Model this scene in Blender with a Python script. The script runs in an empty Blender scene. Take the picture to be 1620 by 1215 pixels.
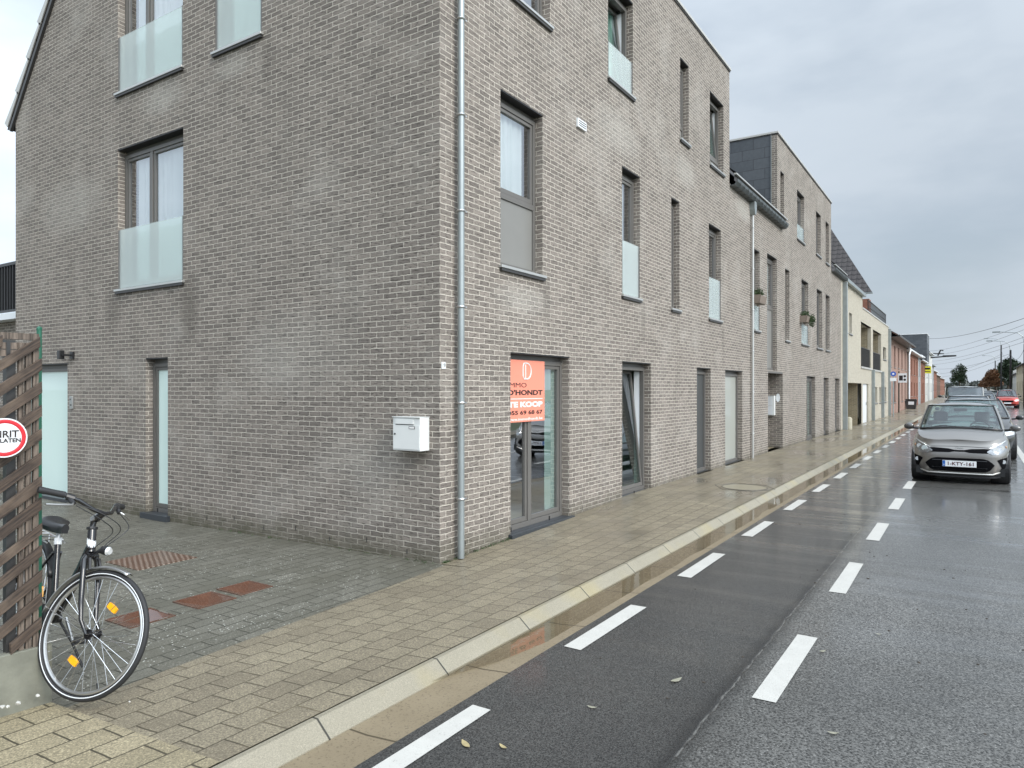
import bpy, math, random
from math import sin, cos, pi, radians, sqrt
from mathutils import Vector, Matrix
from mathutils.geometry import tessellate_polygon

# ------------------------------------------------------------------ camera, world, sun
sc = bpy.context.scene
COL = sc.collection
TH = math.atan((1541 - 810) / 1118.0)
CAM = (4.5547, -5.6244, 1.66)
cd = bpy.data.cameras.new("camera"); cam = bpy.data.objects.new("camera", cd); COL.objects.link(cam)
cd.sensor_width = 36; cd.lens = 1118 / 1620 * 36; cd.shift_y = 8.5 / 1620
cd.clip_start = 0.05; cd.clip_end = 5000
cam.location = CAM; cam.rotation_euler = (pi / 2, 0, TH)
sc.camera = cam

SUN_EL, SUN_AZ = radians(36), radians(106)      # azimuth clockwise from +Y
world = bpy.data.worlds.new("World"); sc.world = world; world.use_nodes = True
wt = world.node_tree; wt.nodes.clear()
def wn(t, **k):
    n = wt.nodes.new(t)
    for a, b in k.items(): setattr(n, a, b)
    return n
W_out = wn('ShaderNodeOutputWorld'); W_bg = wn('ShaderNodeBackground')
sky = wn('ShaderNodeTexSky', sky_type='NISHITA', sun_disc=False, sun_elevation=SUN_EL, sun_rotation=SUN_AZ)
sky.altitude = 0; sky.air_density = 1.2; sky.dust_density = 2.0; sky.ozone_density = 1.5
tc = wn('ShaderNodeTexCoord')
mp = wn('ShaderNodeMapping'); mp.inputs['Scale'].default_value = (1, 1, 2.6); mp.inputs['Location'].default_value = (3.1, 0.4, 0)
wt.links.new(tc.outputs['Generated'], mp.inputs['Vector'])
nz = wn('ShaderNodeTexNoise'); nz.inputs['Scale'].default_value = 1.7; nz.inputs['Detail'].default_value = 6; nz.inputs['Roughness'].default_value = .52
wt.links.new(mp.outputs[0], nz.inputs['Vector'])
# cloud deck: brighter towards the zenith like a real overcast sky
sep = wn('ShaderNodeSeparateXYZ'); wt.links.new(tc.outputs['Generated'], sep.inputs[0])
def wm(op, a, b=0., c=0.):
    nd = wn('ShaderNodeMath', operation=op)
    for i, v in enumerate((a, b, c)):
        if isinstance(v, bpy.types.NodeSocket): wt.links.new(v, nd.inputs[i])
        else: nd.inputs[i].default_value = v
    return nd.outputs[0]
z3 = wm('POWER', wm('MAXIMUM', sep.outputs['Z'], 0.), 3.)
dt = wn('ShaderNodeVectorMath', operation='DOT_PRODUCT'); wt.links.new(tc.outputs['Generated'], dt.inputs[0])
dt.inputs[1].default_value = (sin(SUN_AZ) * cos(SUN_EL), cos(SUN_AZ) * cos(SUN_EL), sin(SUN_EL))
glow = wm('POWER', wm('MAXIMUM', dt.outputs['Value'], 0.), 2.5)      # cloud lobe round the hidden sun, added out of view to light walls
west = wm('POWER', wm('MAXIMUM', wm('MULTIPLY', sep.outputs['X'], -1.), 0.), 2.)
zr = wm('ADD', wm('ADD', wm('MULTIPLY_ADD', z3, 9., 6.2), wm('MULTIPLY', glow, 26.)), wm('MULTIPLY', west, 5.2))
cr = wn('ShaderNodeValToRGB')
cr.color_ramp.elements[0].position = .30; cr.color_ramp.elements[0].color = (.79, .91, 1.04, 1)
cr.color_ramp.elements[1].position = .68; cr.color_ramp.elements[1].color = (.97, 1.08, 1.20, 1)
wt.links.new(nz.outputs['Fac'], cr.inputs[0])
cm = wn('ShaderNodeVectorMath', operation='SCALE'); wt.links.new(cr.outputs[0], cm.inputs[0]); wt.links.new(zr, cm.inputs['Scale'])
mxf = wn('ShaderNodeMapRange'); mxf.inputs[1].default_value = .36; mxf.inputs[2].default_value = .52; mxf.inputs[3].default_value = .70; mxf.inputs[4].default_value = .97
wt.links.new(nz.outputs['Fac'], mxf.inputs[0])
wmx = wn('ShaderNodeMix', data_type='RGBA')
wt.links.new(mxf.outputs[0], wmx.inputs[0]); wt.links.new(sky.outputs[0], wmx.inputs[6]); wt.links.new(cm.outputs[0], wmx.inputs[7])
wt.links.new(wmx.outputs[2], W_bg.inputs['Color']); W_bg.inputs['Strength'].default_value = .1
wt.links.new(W_bg.outputs[0], W_out.inputs['Surface'])

sl = bpy.data.lights.new("sun", 'SUN'); sl.energy = 2.0; sl.angle = radians(22); sl.color = (1, .93, .84)
so = bpy.data.objects.new("sun", sl); COL.objects.link(so)
sd = Vector((sin(SUN_AZ) * cos(SUN_EL), cos(SUN_AZ) * cos(SUN_EL), sin(SUN_EL)))
so.rotation_euler = sd.to_track_quat('Z', 'Y').to_euler()
sc.view_settings.view_transform = 'Standard'; sc.view_settings.look = 'None'
sc.view_settings.gamma = 1; sc.view_settings.exposure = 0.12
sc.cycles.max_bounces = 8; sc.cycles.transparent_max_bounces = 12

# ------------------------------------------------------------------ node helper
class NT:
    def __init__(s, name):
        s.m = bpy.data.materials.new(name); s.m.use_nodes = True
        s.t = s.m.node_tree; s.t.nodes.clear(); s._pos = None
    def n(s, t, ins=None, **k):
        nd = s.t.nodes.new(t)
        for a, b in k.items(): setattr(nd, a, b)
        for a, b in (ins or {}).items():
            sock = nd.inputs[a]
            if isinstance(b, bpy.types.NodeSocket): s.t.links.new(b, sock)
            else:
                if sock.type == 'RGBA' and len(b) == 3: b = (*b, 1)
                sock.default_value = b
        return nd
    @property
    def pos(s):
        if not s._pos: s._pos = s.n('ShaderNodeNewGeometry').outputs['Position']
        return s._pos
    def sep(s, v):
        return s.n('ShaderNodeSeparateXYZ', {0: v}).outputs
    def comb(s, x=0., y=0., z=0.):
        return s.n('ShaderNodeCombineXYZ', {0: x, 1: y, 2: z}).outputs[0]
    def ma(s, op, a, b=0., c=0.):
        return s.n('ShaderNodeMath', {0: a, 1: b, 2: c}, operation=op).outputs[0]
    def noise(s, v, scale, detail=3., rough=.5, col=False):
        nd = s.n('ShaderNodeTexNoise', {'Vector': v, 'Scale': scale, 'Detail': float(detail), 'Roughness': rough})
        return nd.outputs['Color' if col else 'Fac']
    def vor(s, v, scale, out='Distance'):
        return s.n('ShaderNodeTexVoronoi', {'Vector': v, 'Scale': scale}).outputs[out]
    def vscale(s, v, sx, sy, sz):
        return s.n('ShaderNodeVectorMath', {0: v, 1: (sx, sy, sz)}, operation='MULTIPLY').outputs[0]
    def vadd(s, a, b):
        return s.n('ShaderNodeVectorMath', {0: a, 1: b}, operation='ADD').outputs[0]
    def mr(s, v, a, b, c=0., d=1.):
        return s.n('ShaderNodeMapRange', {0: v, 1: float(a), 2: float(b), 3: float(c), 4: float(d)}).outputs[0]
    def mix(s, f, a, b, mode='MIX'):
        nd = s.n('ShaderNodeMix', {0: f, 6: a, 7: b}, data_type='RGBA', blend_type=mode)
        return nd.outputs[2]
    def bump(s, h, st=.5, d=.01, nrm=None):
        i = {'Height': h, 'Strength': st, 'Distance': d}
        if nrm: i['Normal'] = nrm
        return s.n('ShaderNodeBump', i).outputs[0]
    def pr(s, color, rough=.5, **k):
        i = {'Base Color': color, 'Roughness': rough}
        names = dict(metal='Metallic', spec='Specular IOR Level', coat='Coat Weight', coatr='Coat Roughness', coati='Coat IOR', alpha='Alpha',
                     trans='Transmission Weight', nrm='Normal', ior='IOR', emc='Emission Color', ems='Emission Strength', coatn='Coat Normal')
        for a, b in k.items(): i[names[a]] = b
        return s.n('ShaderNodeBsdfPrincipled', i).outputs[0]
    def out(s, sh):
        s.n('ShaderNodeOutputMaterial', {0: sh}); return s.m

def plain(name, col, rough=.5, var=.12, nscale=6., bump=0., bscale=60., **k):
    t = NT(name); f = t.noise(t.pos, nscale, 4)
    c1 = tuple(c * (1 - var) for c in col); c2 = tuple(min(1, c * (1 + var)) for c in col)
    c = t.mix(f, c1, c2)
    if bump: k['nrm'] = t.bump(t.noise(t.pos, bscale, 3), .6, bump)
    return t.out(t.pr(c, rough, **k))

def brickmat(name, c1, c2, cm_, bw, rh, ms, swap=False, uv=None, offset=.5, stain_shade=True, bumpd=.006, rough=.85, fold=True, scol=(.5, .47, .42)):
    t = NT(name); p = t.sep(t.pos)
    u = t.ma('ADD', p[0], p[1]); v = p[2]
    if uv == 'xz': u = p[0]
    V = t.comb(u, v, 0.)
    wob = t.n('ShaderNodeVectorMath', {0: t.noise(t.vscale(V, 1, 1, 1), 14., 4, .6, True), 1: (.5, .5, .5)}, operation='SUBTRACT').outputs[0]
    wob = t.vscale(wob, .016, .022, 0)
    Vw = t.vadd(V, wob)
    b = t.n('ShaderNodeTexBrick', {'Vector': Vw, 'Color1': (0., 0., 0., 1), 'Color2': (1., 1., 1., 1), 'Mortar': (.5, .5, .5, 1), 'Scale': 1., 'Mortar Size': ms, 'Mortar Smooth': .25, 'Bias': 0., 'Brick Width': bw, 'Row Height': rh}, offset=offset)
    rnd = t.n('ShaderNodeRGBToBW', {0: b.outputs['Color']}).outputs[0]
    fac = b.outputs['Fac']
    fine = t.noise(V, 70., 4, .6)
    folds = t.noise(t.vscale(V, 9, 34, 1), 1.6, 3, .55)
    base = t.mix(rnd, c1, c2)
    base = t.mix(t.mr(fine, .3, .7, 0, .55), base, tuple(c * .72 for c in c1), 'MIX')
    if fold: base = t.mix(t.mr(folds, .33, .45, .85, 0.), base, tuple(c * .45 for c in c1))
    mort = t.mix(t.noise(V, 3., 4), tuple(c * .78 for c in cm_), tuple(min(1, c * 1.12) for c in cm_))
    col = t.mix(fac, base, mort)
    if stain_shade:
        big = t.noise(V, .9, 5, .6)
        col = t.mix(t.mr(big, .52, .72, 0, .30), col, scol)
        dk = t.noise(t.vscale(V, 1.3, .5, 1), 1.4, 4, .6)
        col = t.mix(t.mr(dk, .50, .75, 0, .38), col, t.mix(.5, col, (.06, .055, .045)), 'MIX')
        for (su, sv, ru, rv, k_) in ((-5.0, 5.75, .7, .30, .45), (-3.4, 5.8, .5, .22, .35), (4.3, 5.6, 1.1, .45, .35), (1.6, 2.75, .8, .25, .3), (7.3, 5.75, .8, .4, .35), (-7.6, 4.6, 1.3, .6, .25), (11.3, 5.9, 1., .35, .5), (-2.2, 2.1, 1.4, .7, .18), (-1., .9, 1.2, .5, .15)):
            du = t.ma('MULTIPLY', t.ma('SUBTRACT', u, su), 1 / ru); dv = t.ma('MULTIPLY', t.ma('SUBTRACT', v, sv), 1 / rv)
            q_ = t.mr(t.ma('ADD', t.ma('ADD', t.ma('MULTIPLY', du, du), t.ma('MULTIPLY', dv, dv)), t.ma('ADD', t.ma('MULTIPLY', big, 1.0), t.ma('MULTIPLY', t.noise(V, 26., 4, .7), 1.3))), .95, 1.9, k_, 0.)
            col = t.mix(q_, col, (.52, .50, .45))
        for (su, sv, ru, rv, k_) in ((-4.35, 2.75, .25, .55, .55), (-6.3, 2.9, .3, .4, .35), (-2.7, 5.7, .15, .4, .3), (2.15, 2.8, .12, .4, .35), (5.3, 2.8, .12, .45, .35), (9.7, 2.8, .12, .45, .3), (-.32, .95, .3, .12, .35)):  # dark stains; the last spot is shade painted under the mailbox
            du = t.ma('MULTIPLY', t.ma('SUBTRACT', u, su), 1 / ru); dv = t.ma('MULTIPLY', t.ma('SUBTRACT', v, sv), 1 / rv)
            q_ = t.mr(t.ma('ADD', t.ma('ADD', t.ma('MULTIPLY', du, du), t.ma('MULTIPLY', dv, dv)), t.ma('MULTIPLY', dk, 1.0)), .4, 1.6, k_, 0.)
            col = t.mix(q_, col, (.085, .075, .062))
        # green-brown damp foot of the wall
        ft = t.mr(t.ma('ADD', v, t.ma('MULTIPLY', t.noise(V, 5., 4), .35)), -.02, .34, .85, 0.)
        col = t.mix(ft, col, (.080, .076, .048))
    h = t.ma('SUBTRACT', t.ma('MULTIPLY', t.ma('SUBTRACT', 1., fac), 1.), t.ma('MULTIPLY', t.mr(folds, .28, .5, 1., 0.), .55))
    h = t.ma('ADD', h, t.ma('MULTIPLY', fine, .35))
    return t.out(t.pr(col, rough, nrm=t.bump(h, .9, bumpd), spec=.3))

MAT = {}
MAT['brick'] = brickmat('apartment_brick', (.182, .158, .138), (.305, .265, .228), (.58, .53, .455), .1955, .0585, .0054, bumpd=.011)
MAT['brick_yellow'] = brickmat('cream_brick', (.41, .375, .30), (.49, .45, .365), (.51, .47, .39), .2, .06, .005, stain_shade=False, fold=False)
MAT['brick_olive'] = brickmat('olive_brick', (.24, .20, .13), (.33, .28, .18), (.40, .36, .28), .2, .06, .006, stain_shade=False)
MAT['brick_pink'] = brickmat('pink_brick', (.30, .18, .14), (.37, .24, .19), (.34, .27, .23), .2, .06, .005, stain_shade=False, fold=False)
MAT['brick_red'] = brickmat('red_brick', (.22, .095, .062), (.29, .13, .09), (.26, .16, .12), .2, .06, .005, stain_shade=False, fold=False)
MAT['brick_dark'] = brickmat('dark_brick', (.10, .065, .045), (.16, .10, .07), (.2, .15, .12), .2, .06, .005, stain_shade=False)
MAT['grey_render'] = plain('grey_render', (.30, .31, .31), .8, .15, 1.2)
MAT['white_render'] = plain('white_render', (.58, .58, .55), .8, .10, 1.2)
MAT['yellow_render'] = plain('yellow_render', (.56, .50, .36), .8, .10, 1.)
MAT['frame'] = plain('window_frame', (.125, .118, .108), .38, .05)
MAT['frame_dark'] = plain('dark_frame', (.035, .034, .033), .4, .05)
MAT['panel'] = plain('grey_panel', (.20, .195, .18), .35, .05)
MAT['sill'] = plain('aluminium_sill', (.50, .50, .48), .3, .1, metal=.6)
MAT['stone_sill'] = plain('bluestone', (.035, .040, .046), .32, .3, 20., bump=.001)
MAT['zinc'] = plain('zinc', (.30, .33, .33), .42, .22, 5., metal=.55, bump=.001, bscale=20.)
MAT['zinc_dark'] = plain('dark_zinc', (.10, .11, .112), .5, .2, 5., metal=.4)
MAT['zinc_light'] = plain('light_zinc', (.46, .46, .44), .4, .1, 5., metal=.4)
MAT['coping'] = plain('coping', (.50, .49, .46), .4, .08, metal=.3)
MAT['white'] = plain('white_paint', (.72, .74, .75), .35, .04)
MAT['white_metal'] = plain('white_metal', (.68, .69, .67), .3, .04)
MAT['black'] = plain('black_plastic', (.014, .014, .015), .38, .2)
MAT['black_gloss'] = plain('black_gloss', (.010, .010, .011), .16, .2, coat=.5)
MAT['rubber'] = plain('rubber', (.018, .018, .019), .65, .25, 40.)
MAT['chrome'] = plain('chrome', (.72, .72, .72), .18, .05, metal=1.)
MAT['steel'] = plain('steel', (.50, .50, .49), .32, .1, metal=.9)
MAT['wood_dark'] = None
MAT['concrete'] = plain('concrete', (.17, .17, .135), .8, .45, 9., bump=.004, bscale=40.)
MAT['room'] = plain('room_plaster', (.45, .43, .39), .8, .05)
def mk_curt(name, col):
    t = NT(name); d = t.n('ShaderNodeBsdfDiffuse', {0: col}).outputs[0]; tr = t.n('ShaderNodeBsdfTranslucent', {0: col}).outputs[0]
    return t.out(t.n('ShaderNodeMixShader', {0: .25, 1: d, 2: tr}).outputs[0])
MAT['curtain'] = mk_curt('curtain', (.86, .87, .87, 1))
MAT['curtain_green'] = mk_curt('green_curtain', (.45, .58, .53, 1))
MAT['interior_white'] = plain('inner_frame_white', (.75, .77, .78), .4, .03)
MAT['terracotta'] = plain('planter_clay', (.19, .15, .12), .7, .15)
MAT['leafgreen'] = plain('leaf_green', (.05, .085, .03), .55, .5, 30.)
MAT['leafdark'] = plain('leaf_dark', (.028, .048, .022), .6, .5, 1.2)
MAT['hedgebrown'] = plain('hedge_brown', (.17, .085, .04), .7, .5, 1.)
MAT['farwood'] = plain('far_trees', (.13, .14, .13), .8, .3, .5)
MAT['bark'] = plain('bark', (.08, .065, .05), .85, .3, 8.)
MAT['soil'] = plain('soil', (.05, .04, .03), .9, .3, 20.)
MAT['amber'] = plain('amber_reflector', (.95, .42, .01), .2, .06, 60., coat=1.)
MAT['red_paint'] = plain('red_paint', (.55, .02, .03), .35, .05)
MAT['blue_paint'] = plain('blue_paint', (.03, .10, .45), .4, .05)
MAT['plate_blue'] = plain('plate_blue', (.02, .12, .42), .3, .05)
MAT['yellow_paint'] = plain('yellow_paint', (.72, .66, .04), .4, .05)
MAT['green_metal'] = plain('green_metal', (.015, .11, .065), .4, .2)
MAT['orange_sign'] = plain('salmon_board', (.80, .26, .175), .45, .03)
MAT['sign_white'] = plain('sign_white', (.80, .78, .76), .45, .03)
MAT['ink'] = plain('ink_black', (.018, .012, .012), .5, .05)
MAT['lamp_lens'] = plain('lamp_lens', (.75, .77, .78), .08, .2, 60., metal=.5)
MAT['seat'] = plain('seat_fabric', (.09, .10, .10), .8, .1)
MAT['teal'] = plain('teal_tarp', (.10, .22, .20), .6, .2)
MAT['lid_concrete'] = plain('lid_concrete', (.25, .22, .155), .35, .25, 14.)
MAT['concrete_pale'] = plain('pale_concrete', (.42, .39, .30), .8, .15, 6.)
MAT['pale_stone'] = plain('pale_pebble', (.55, .54, .50), .7, .15)
MAT['rail'] = plain('black_rail', (.012, .012, .013), .4, .1)
MAT['asphalt_roof'] = plain('roof_felt', (.07, .07, .07), .85, .1)

def glassmat(name, tint, refl=1.0, rough=0.0, dirt=.0):
    t = NT(name)
    fc = t.n('ShaderNodeLayerWeight', {'Blend': .5}).outputs['Facing']
    f = t.ma('MINIMUM', t.ma('ADD', t.ma('MULTIPLY', t.ma('POWER', fc, 4.), .9), .085 * refl), 1.)
    tr = t.n('ShaderNodeBsdfTransparent', {0: tint}).outputs[0]
    wob = t.bump(t.noise(t.pos, 1.1, 2), .12, .02)
    gl = t.n('ShaderNodeBsdfGlossy', {0: (.95, .97, 1.0), 'Roughness': rough, 'Normal': wob}).outputs[0]
    mx = t.n('ShaderNodeMixShader', {0: f, 1: tr, 2: gl}).outputs[0]
    return t.out(mx)
MAT['glass'] = glassmat('window_glass', (.86, .91, .90), 4.0)
MAT['glass_green'] = glassmat('green_window_glass', (.45, .64, .57), 2.2)
MAT['car_glass'] = glassmat('car_glass', (.62, .74, .70), 1.1)
MAT['car_glass_dark'] = glassmat('dark_car_glass', (.25, .32, .32), 1.4)

def mk_frost(name, col, rough):
    t = NT(name)
    c = t.mix(t.noise(t.pos, 1.2, 3), tuple(c * .93 for c in col), col)
    return t.out(t.pr(c, rough, coat=.6, coatr=.03, spec=.5))
MAT['frosted'] = mk_frost('frosted_pane', (.70, .86, .80), .35)
MAT['screen_grey'] = mk_frost('grey_screen', (.36, .37, .33), .5)
MAT['screen_dark'] = mk_frost('dark_screen', (.055, .060, .060), .5)
def mk_bal():
    t = NT('balustrade_glass')
    d = t.pr((.88, .92, .91), .18, coat=1., coatr=.02)
    tr = t.n('ShaderNodeBsdfTransparent', {0: (.85, .93, .9)}).outputs[0]
    return t.out(t.n('ShaderNodeMixShader', {0: .34, 1: tr, 2: d}).outputs[0])
MAT['balustrade'] = mk_bal()

def mk_wood():
    t = NT('weathered_wood'); p = t.sep(t.pos)
    a = radians(37)
    al = t.ma('ADD', t.ma('MULTIPLY', p[1], cos(a)), t.ma('MULTIPLY', p[2], sin(a)))
    ac = t.ma('SUBTRACT', t.ma('MULTIPLY', p[2], cos(a)), t.ma('MULTIPLY', p[1], sin(a)))
    g = t.noise(t.comb(t.ma('MULTIPLY', al, 3.), t.ma('MULTIPLY', ac, 55.), t.ma('MULTIPLY', p[0], 20.)), 1.8, 5, .65)
    g2 = t.noise(t.pos, 7., 4)
    c = t.mix(t.mr(g, .3, .7), (.010, .007, .006), (.095, .064, .044))
    c = t.mix(t.mr(g2, .48, .75, 0, .55), c, (.17, .125, .09))
    return t.out(t.pr(c, .75, nrm=t.bump(g, .8, .006)))
MAT['wood'] = mk_wood()
def mk_woodv():
    t = NT('upright_wood')
    g = t.noise(t.vscale(t.pos, 60, 60, 4), 1.2, 5, .65)
    c = t.mix(t.mr(g, .32, .7), (.035, .026, .02), (.24, .19, .15))
    return t.out(t.pr(c, .78, nrm=t.bump(g, .8, .005)))
MAT['wood_upright'] = mk_woodv()

def mk_slate():
    t = NT('slate_cladding'); p = t.sep(t.pos)
    b = t.n('ShaderNodeTexBrick', {'Vector': t.comb(t.ma('ADD', p[0], .02), t.ma('SUBTRACT', p[2], 8.7), 0.), 'Color1': (.045, .052, .06, 1), 'Color2': (.075, .083, .092, 1), 'Mortar': (.012, .012, .014, 1), 'Scale': 1., 'Mortar Size': .006, 'Mortar Smooth': .1, 'Brick Width': .62, 'Row Height': .29}, offset=.5)
    return t.out(t.pr(t.mix(t.noise(t.pos, 12., 3), b.outputs[0], t.mix(.25, b.outputs[0], (.2, .22, .24))), .42, nrm=t.bump(b.outputs['Fac'], -.6, .006)))
MAT['slate'] = mk_slate()
def mk_tile(name, c1, c2, axis='x'):
    # pantiles: rounded columns with stepped rows, running up the slope
    t = NT(name); p = t.sep(t.pos)
    colc = p[1] if axis == 'x' else p[0]
    a = t.ma('FRACT', t.ma('MULTIPLY', colc, 1 / .28)); a = t.ma('ABSOLUTE', t.ma('SUBTRACT', a, .5))
    r = t.ma('FRACT', t.ma('ADD', t.ma('MULTIPLY', p[2], 1 / .27), t.ma('MULTIPLY', a, .35)))
    h = t.ma('ADD', t.ma('MULTIPLY', a, 1.2), t.ma('MULTIPLY', t.ma('SUBTRACT', 1., r), 1.))
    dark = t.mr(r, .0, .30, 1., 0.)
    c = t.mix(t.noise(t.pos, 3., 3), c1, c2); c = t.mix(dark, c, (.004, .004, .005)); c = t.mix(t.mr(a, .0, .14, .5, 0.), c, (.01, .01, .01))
    return t.out(t.pr(c, .62, nrm=t.bump(h, .8, .03), spec=.3))
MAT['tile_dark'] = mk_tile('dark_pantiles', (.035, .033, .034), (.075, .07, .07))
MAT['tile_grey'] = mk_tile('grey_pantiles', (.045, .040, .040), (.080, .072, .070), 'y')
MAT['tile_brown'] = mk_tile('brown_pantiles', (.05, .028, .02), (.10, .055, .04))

# ---- ground materials
def paving(name, c1, c2, joint, bw, rh, ms, rot=0., off=(0, 0), wetmap=None, speck=.0, moss=None, rough=.7, jb=.006):
    t = NT(name); p = t.sep(t.pos)
    u = t.ma('ADD', p[1], off[0]); v = t.ma('ADD', p[0], off[1])
    V = t.comb(u, v, 0.)
    if rot:
        V = t.n('ShaderNodeVectorRotate', {'Vector': V, 'Angle': rot}, rotation_type='Z_AXIS').outputs[0]
    wob = t.vscale(t.n('ShaderNodeVectorMath', {0: t.noise(V, 7., 3, .5, True), 1: (.5, .5, .5)}, operation='SUBTRACT').outputs[0], .010, .010, 0)
    b = t.n('ShaderNodeTexBrick', {'Vector': t.vadd(V, wob), 'Color1': (0., 0., 0., 1), 'Color2': (1., 1., 1., 1), 'Mortar': (.5, .5, .5, 1), 'Scale': 1., 'Mortar Size': ms, 'Mortar Smooth': .3, 'Bias': 0., 'Brick Width': bw, 'Row Height': rh}, offset=.5)
    rnd = t.n('ShaderNodeRGBToBW', {0: b.outputs['Color']}).outputs[0]
    fac = b.outputs['Fac']
    fine = t.noise(t.pos, 95., 4, .75)
    col = t.mix(rnd, c1, c2)
    col = t.mix(t.mr(fine, .35, .68, 0, .75), tuple(c * .50 for c in c1), col) if False else t.mix(t.mr(fine, .38, .55, .8, 0.), col, tuple(c * .38 for c in c1))
    col = t.mix(t.mr(fine, .56, .68, 0., .75), col, tuple(min(1, c * 1.9) for c in c2))
    blot = t.noise(t.pos, 2.3, 5, .6)
    col = t.mix(t.mr(blot, .45, .72, 0, .35), col, tuple(c * .55 for c in c1))
    if moss:
        col = t.mix(t.mr(t.noise(t.pos, 1.1, 5, .65), .42, .66, 0, .8), col, moss)
    if speck:
        sp = t.vor(t.pos, 30., 'Distance'); gate = t.noise(t.pos, 3.0, 2)
        s_ = t.ma('MULTIPLY', t.mr(sp, .10, .20, 1., 0.), t.mr(gate, .46, .56, 0., speck))
        col = t.mix(s_, col, (.62, .62, .56))
    jc = t.mix(t.mr(t.noise(t.pos, 2., 3), .55, .68), joint, tuple(min(1, c * 2.2) for c in joint))
    col = t.mix(fac, col, jc)
    wet = t.mr(t.noise(t.vadd(t.vscale(t.pos, 1, .45, 1), (0, 0, 0)), .9, 4, .55), .40, .62)
    if wetmap: wet = t.ma('MULTIPLY', wet, t.mr(p[1], wetmap[0], wetmap[1], .25, 1.))
    ro = t.mr(wet, 0., 1., rough, .20)
    h = t.ma('ADD', t.ma('MULTIPLY', t.ma('SUBTRACT', 1., fac), 1.), t.ma('MULTIPLY', fine, .35))
    h = t.ma('MULTIPLY', t.ma('ADD', h, t.ma('MULTIPLY', rnd, .25)), t.mr(wet, 0., 1., 1., .35))
    colw = t.mix(wet, col, t.mix(.30, col, tuple(c * .4 for c in c1)))
    return t.out(t.pr(colw, ro, nrm=t.bump(h, .8, jb), coat=t.ma('MULTIPLY', wet, .22 if speck else .6), coatr=.10, coati=1.33))
MAT['pavement'] = paving('pavement_tiles', (.205, .172, .118), (.28, .24, .165), (.060, .048, .028), .215, .1935, .0052, off=(0, -.005), wetmap=(-1.5, 4.))
MAT['pavement_light'] = paving('light_pavement_tiles', (.29, .245, .155), (.37, .315, .205), (.06, .05, .03), .30, .20, .006, rot=radians(-1.5), off=(.13, .06), wetmap=(8., 20.))
MAT['driveway'] = paving('driveway_pavers', (.122, .117, .092), (.178, .170, .138), (.034, .032, .022), .30, .145, .006, speck=1.0, moss=(.095, .090, .067), wetmap=(-4, 14), rough=.66, jb=.006, off=(.1, .02))

def mk_asphalt(name, dark, light, grain, wet0, wet1, crack=None):
    t = NT(name); p = t.sep(t.pos)
    f1 = t.vor(t.pos, grain); f2 = t.noise(t.pos, grain * .9, 4, .7)
    g = t.ma('ADD', t.ma('MULTIPLY', f1, .45), t.ma('MULTIPLY', f2, .75))
    c = t.mix(t.mr(g, .42, .74), dark, light)
    c = t.mix(t.mr(t.noise(t.pos, grain * 1.3, 2, .6), .62, .70, 0, .7), c, tuple(min(1, q * 2.6) for q in light))
    big = t.noise(t.vscale(t.pos, 1., .35, 1), .8, 5, .55)
    c = t.mix(t.mr(big, .4, .7, 0, .40), c, dark)
    # across-the-road streaks of standing damp
    st = t.noise(t.vscale(t.pos, .35, 2.2, 1), 1.0, 4, .6)
    wet = t.ma('MULTIPLY', t.mr(st, .36, .62), t.mr(p[1], -3.5, 5., .08, 1.))
    wet = t.ma('MAXIMUM', wet, t.mr(p[1], -2.5, 7., 0., .62)); wet = t.ma('MAXIMUM', wet, t.mr(p[1], 20., 70., 0., .9))
    ro = t.mr(wet, 0., 1., wet0, wet1)
    ht = g
    if crack is not None:
        wob = t.ma('MULTIPLY', t.ma('SUBTRACT', t.noise(t.pos, 6., 4, .6), .5), .05)
        d = t.ma('ABSOLUTE', t.ma('ADD', t.ma('SUBTRACT', p[0], crack), wob))
        c = t.mix(t.mr(d, .02, .09, .6, 0.), c, tuple(q * .9 for q in dark))
        line = t.ma('MULTIPLY', t.mr(d, .002, .008, 1., 0.), t.mr(t.noise(t.pos, 13., 3), .4, .6))
        c = t.mix(t.ma('MULTIPLY', line, .6), c, (.20, .195, .18))
        ht = t.ma('ADD', g, t.ma('MULTIPLY', t.mr(d, .004, .012, 1., 0.), -.5))
    return t.out(t.pr(c, ro, nrm=t.bump(ht, t.mr(wet, 0., 1., 1., .3), .006), spec=.35, coat=t.ma('MULTIPLY', wet, .9), coatr=.12, coati=1.33))
MAT['asphalt'] = mk_asphalt('road_asphalt', (.015, .015, .014), (.165, .162, .152), 75., .55, .16, 3.385)
MAT['asphalt_lane'] = mk_asphalt('lane_asphalt', (.009, .009, .009), (.075, .073, .068), 110., .52, .13, 3.385)
def mk_paint():
    t = NT('road_paint')
    c = t.mix(t.noise(t.pos, 9., 5, .6), (.42, .41, .38), (.56, .55, .51))
    c = t.mix(t.mr(t.noise(t.pos, 90., 4, .7), .60, .68, 0, .75), c, (.25, .24, .22))
    return t.out(t.pr(c, .45, nrm=t.bump(t.noise(t.pos, 120., 3), .5, .004)))
MAT['paint'] = mk_paint()
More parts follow.
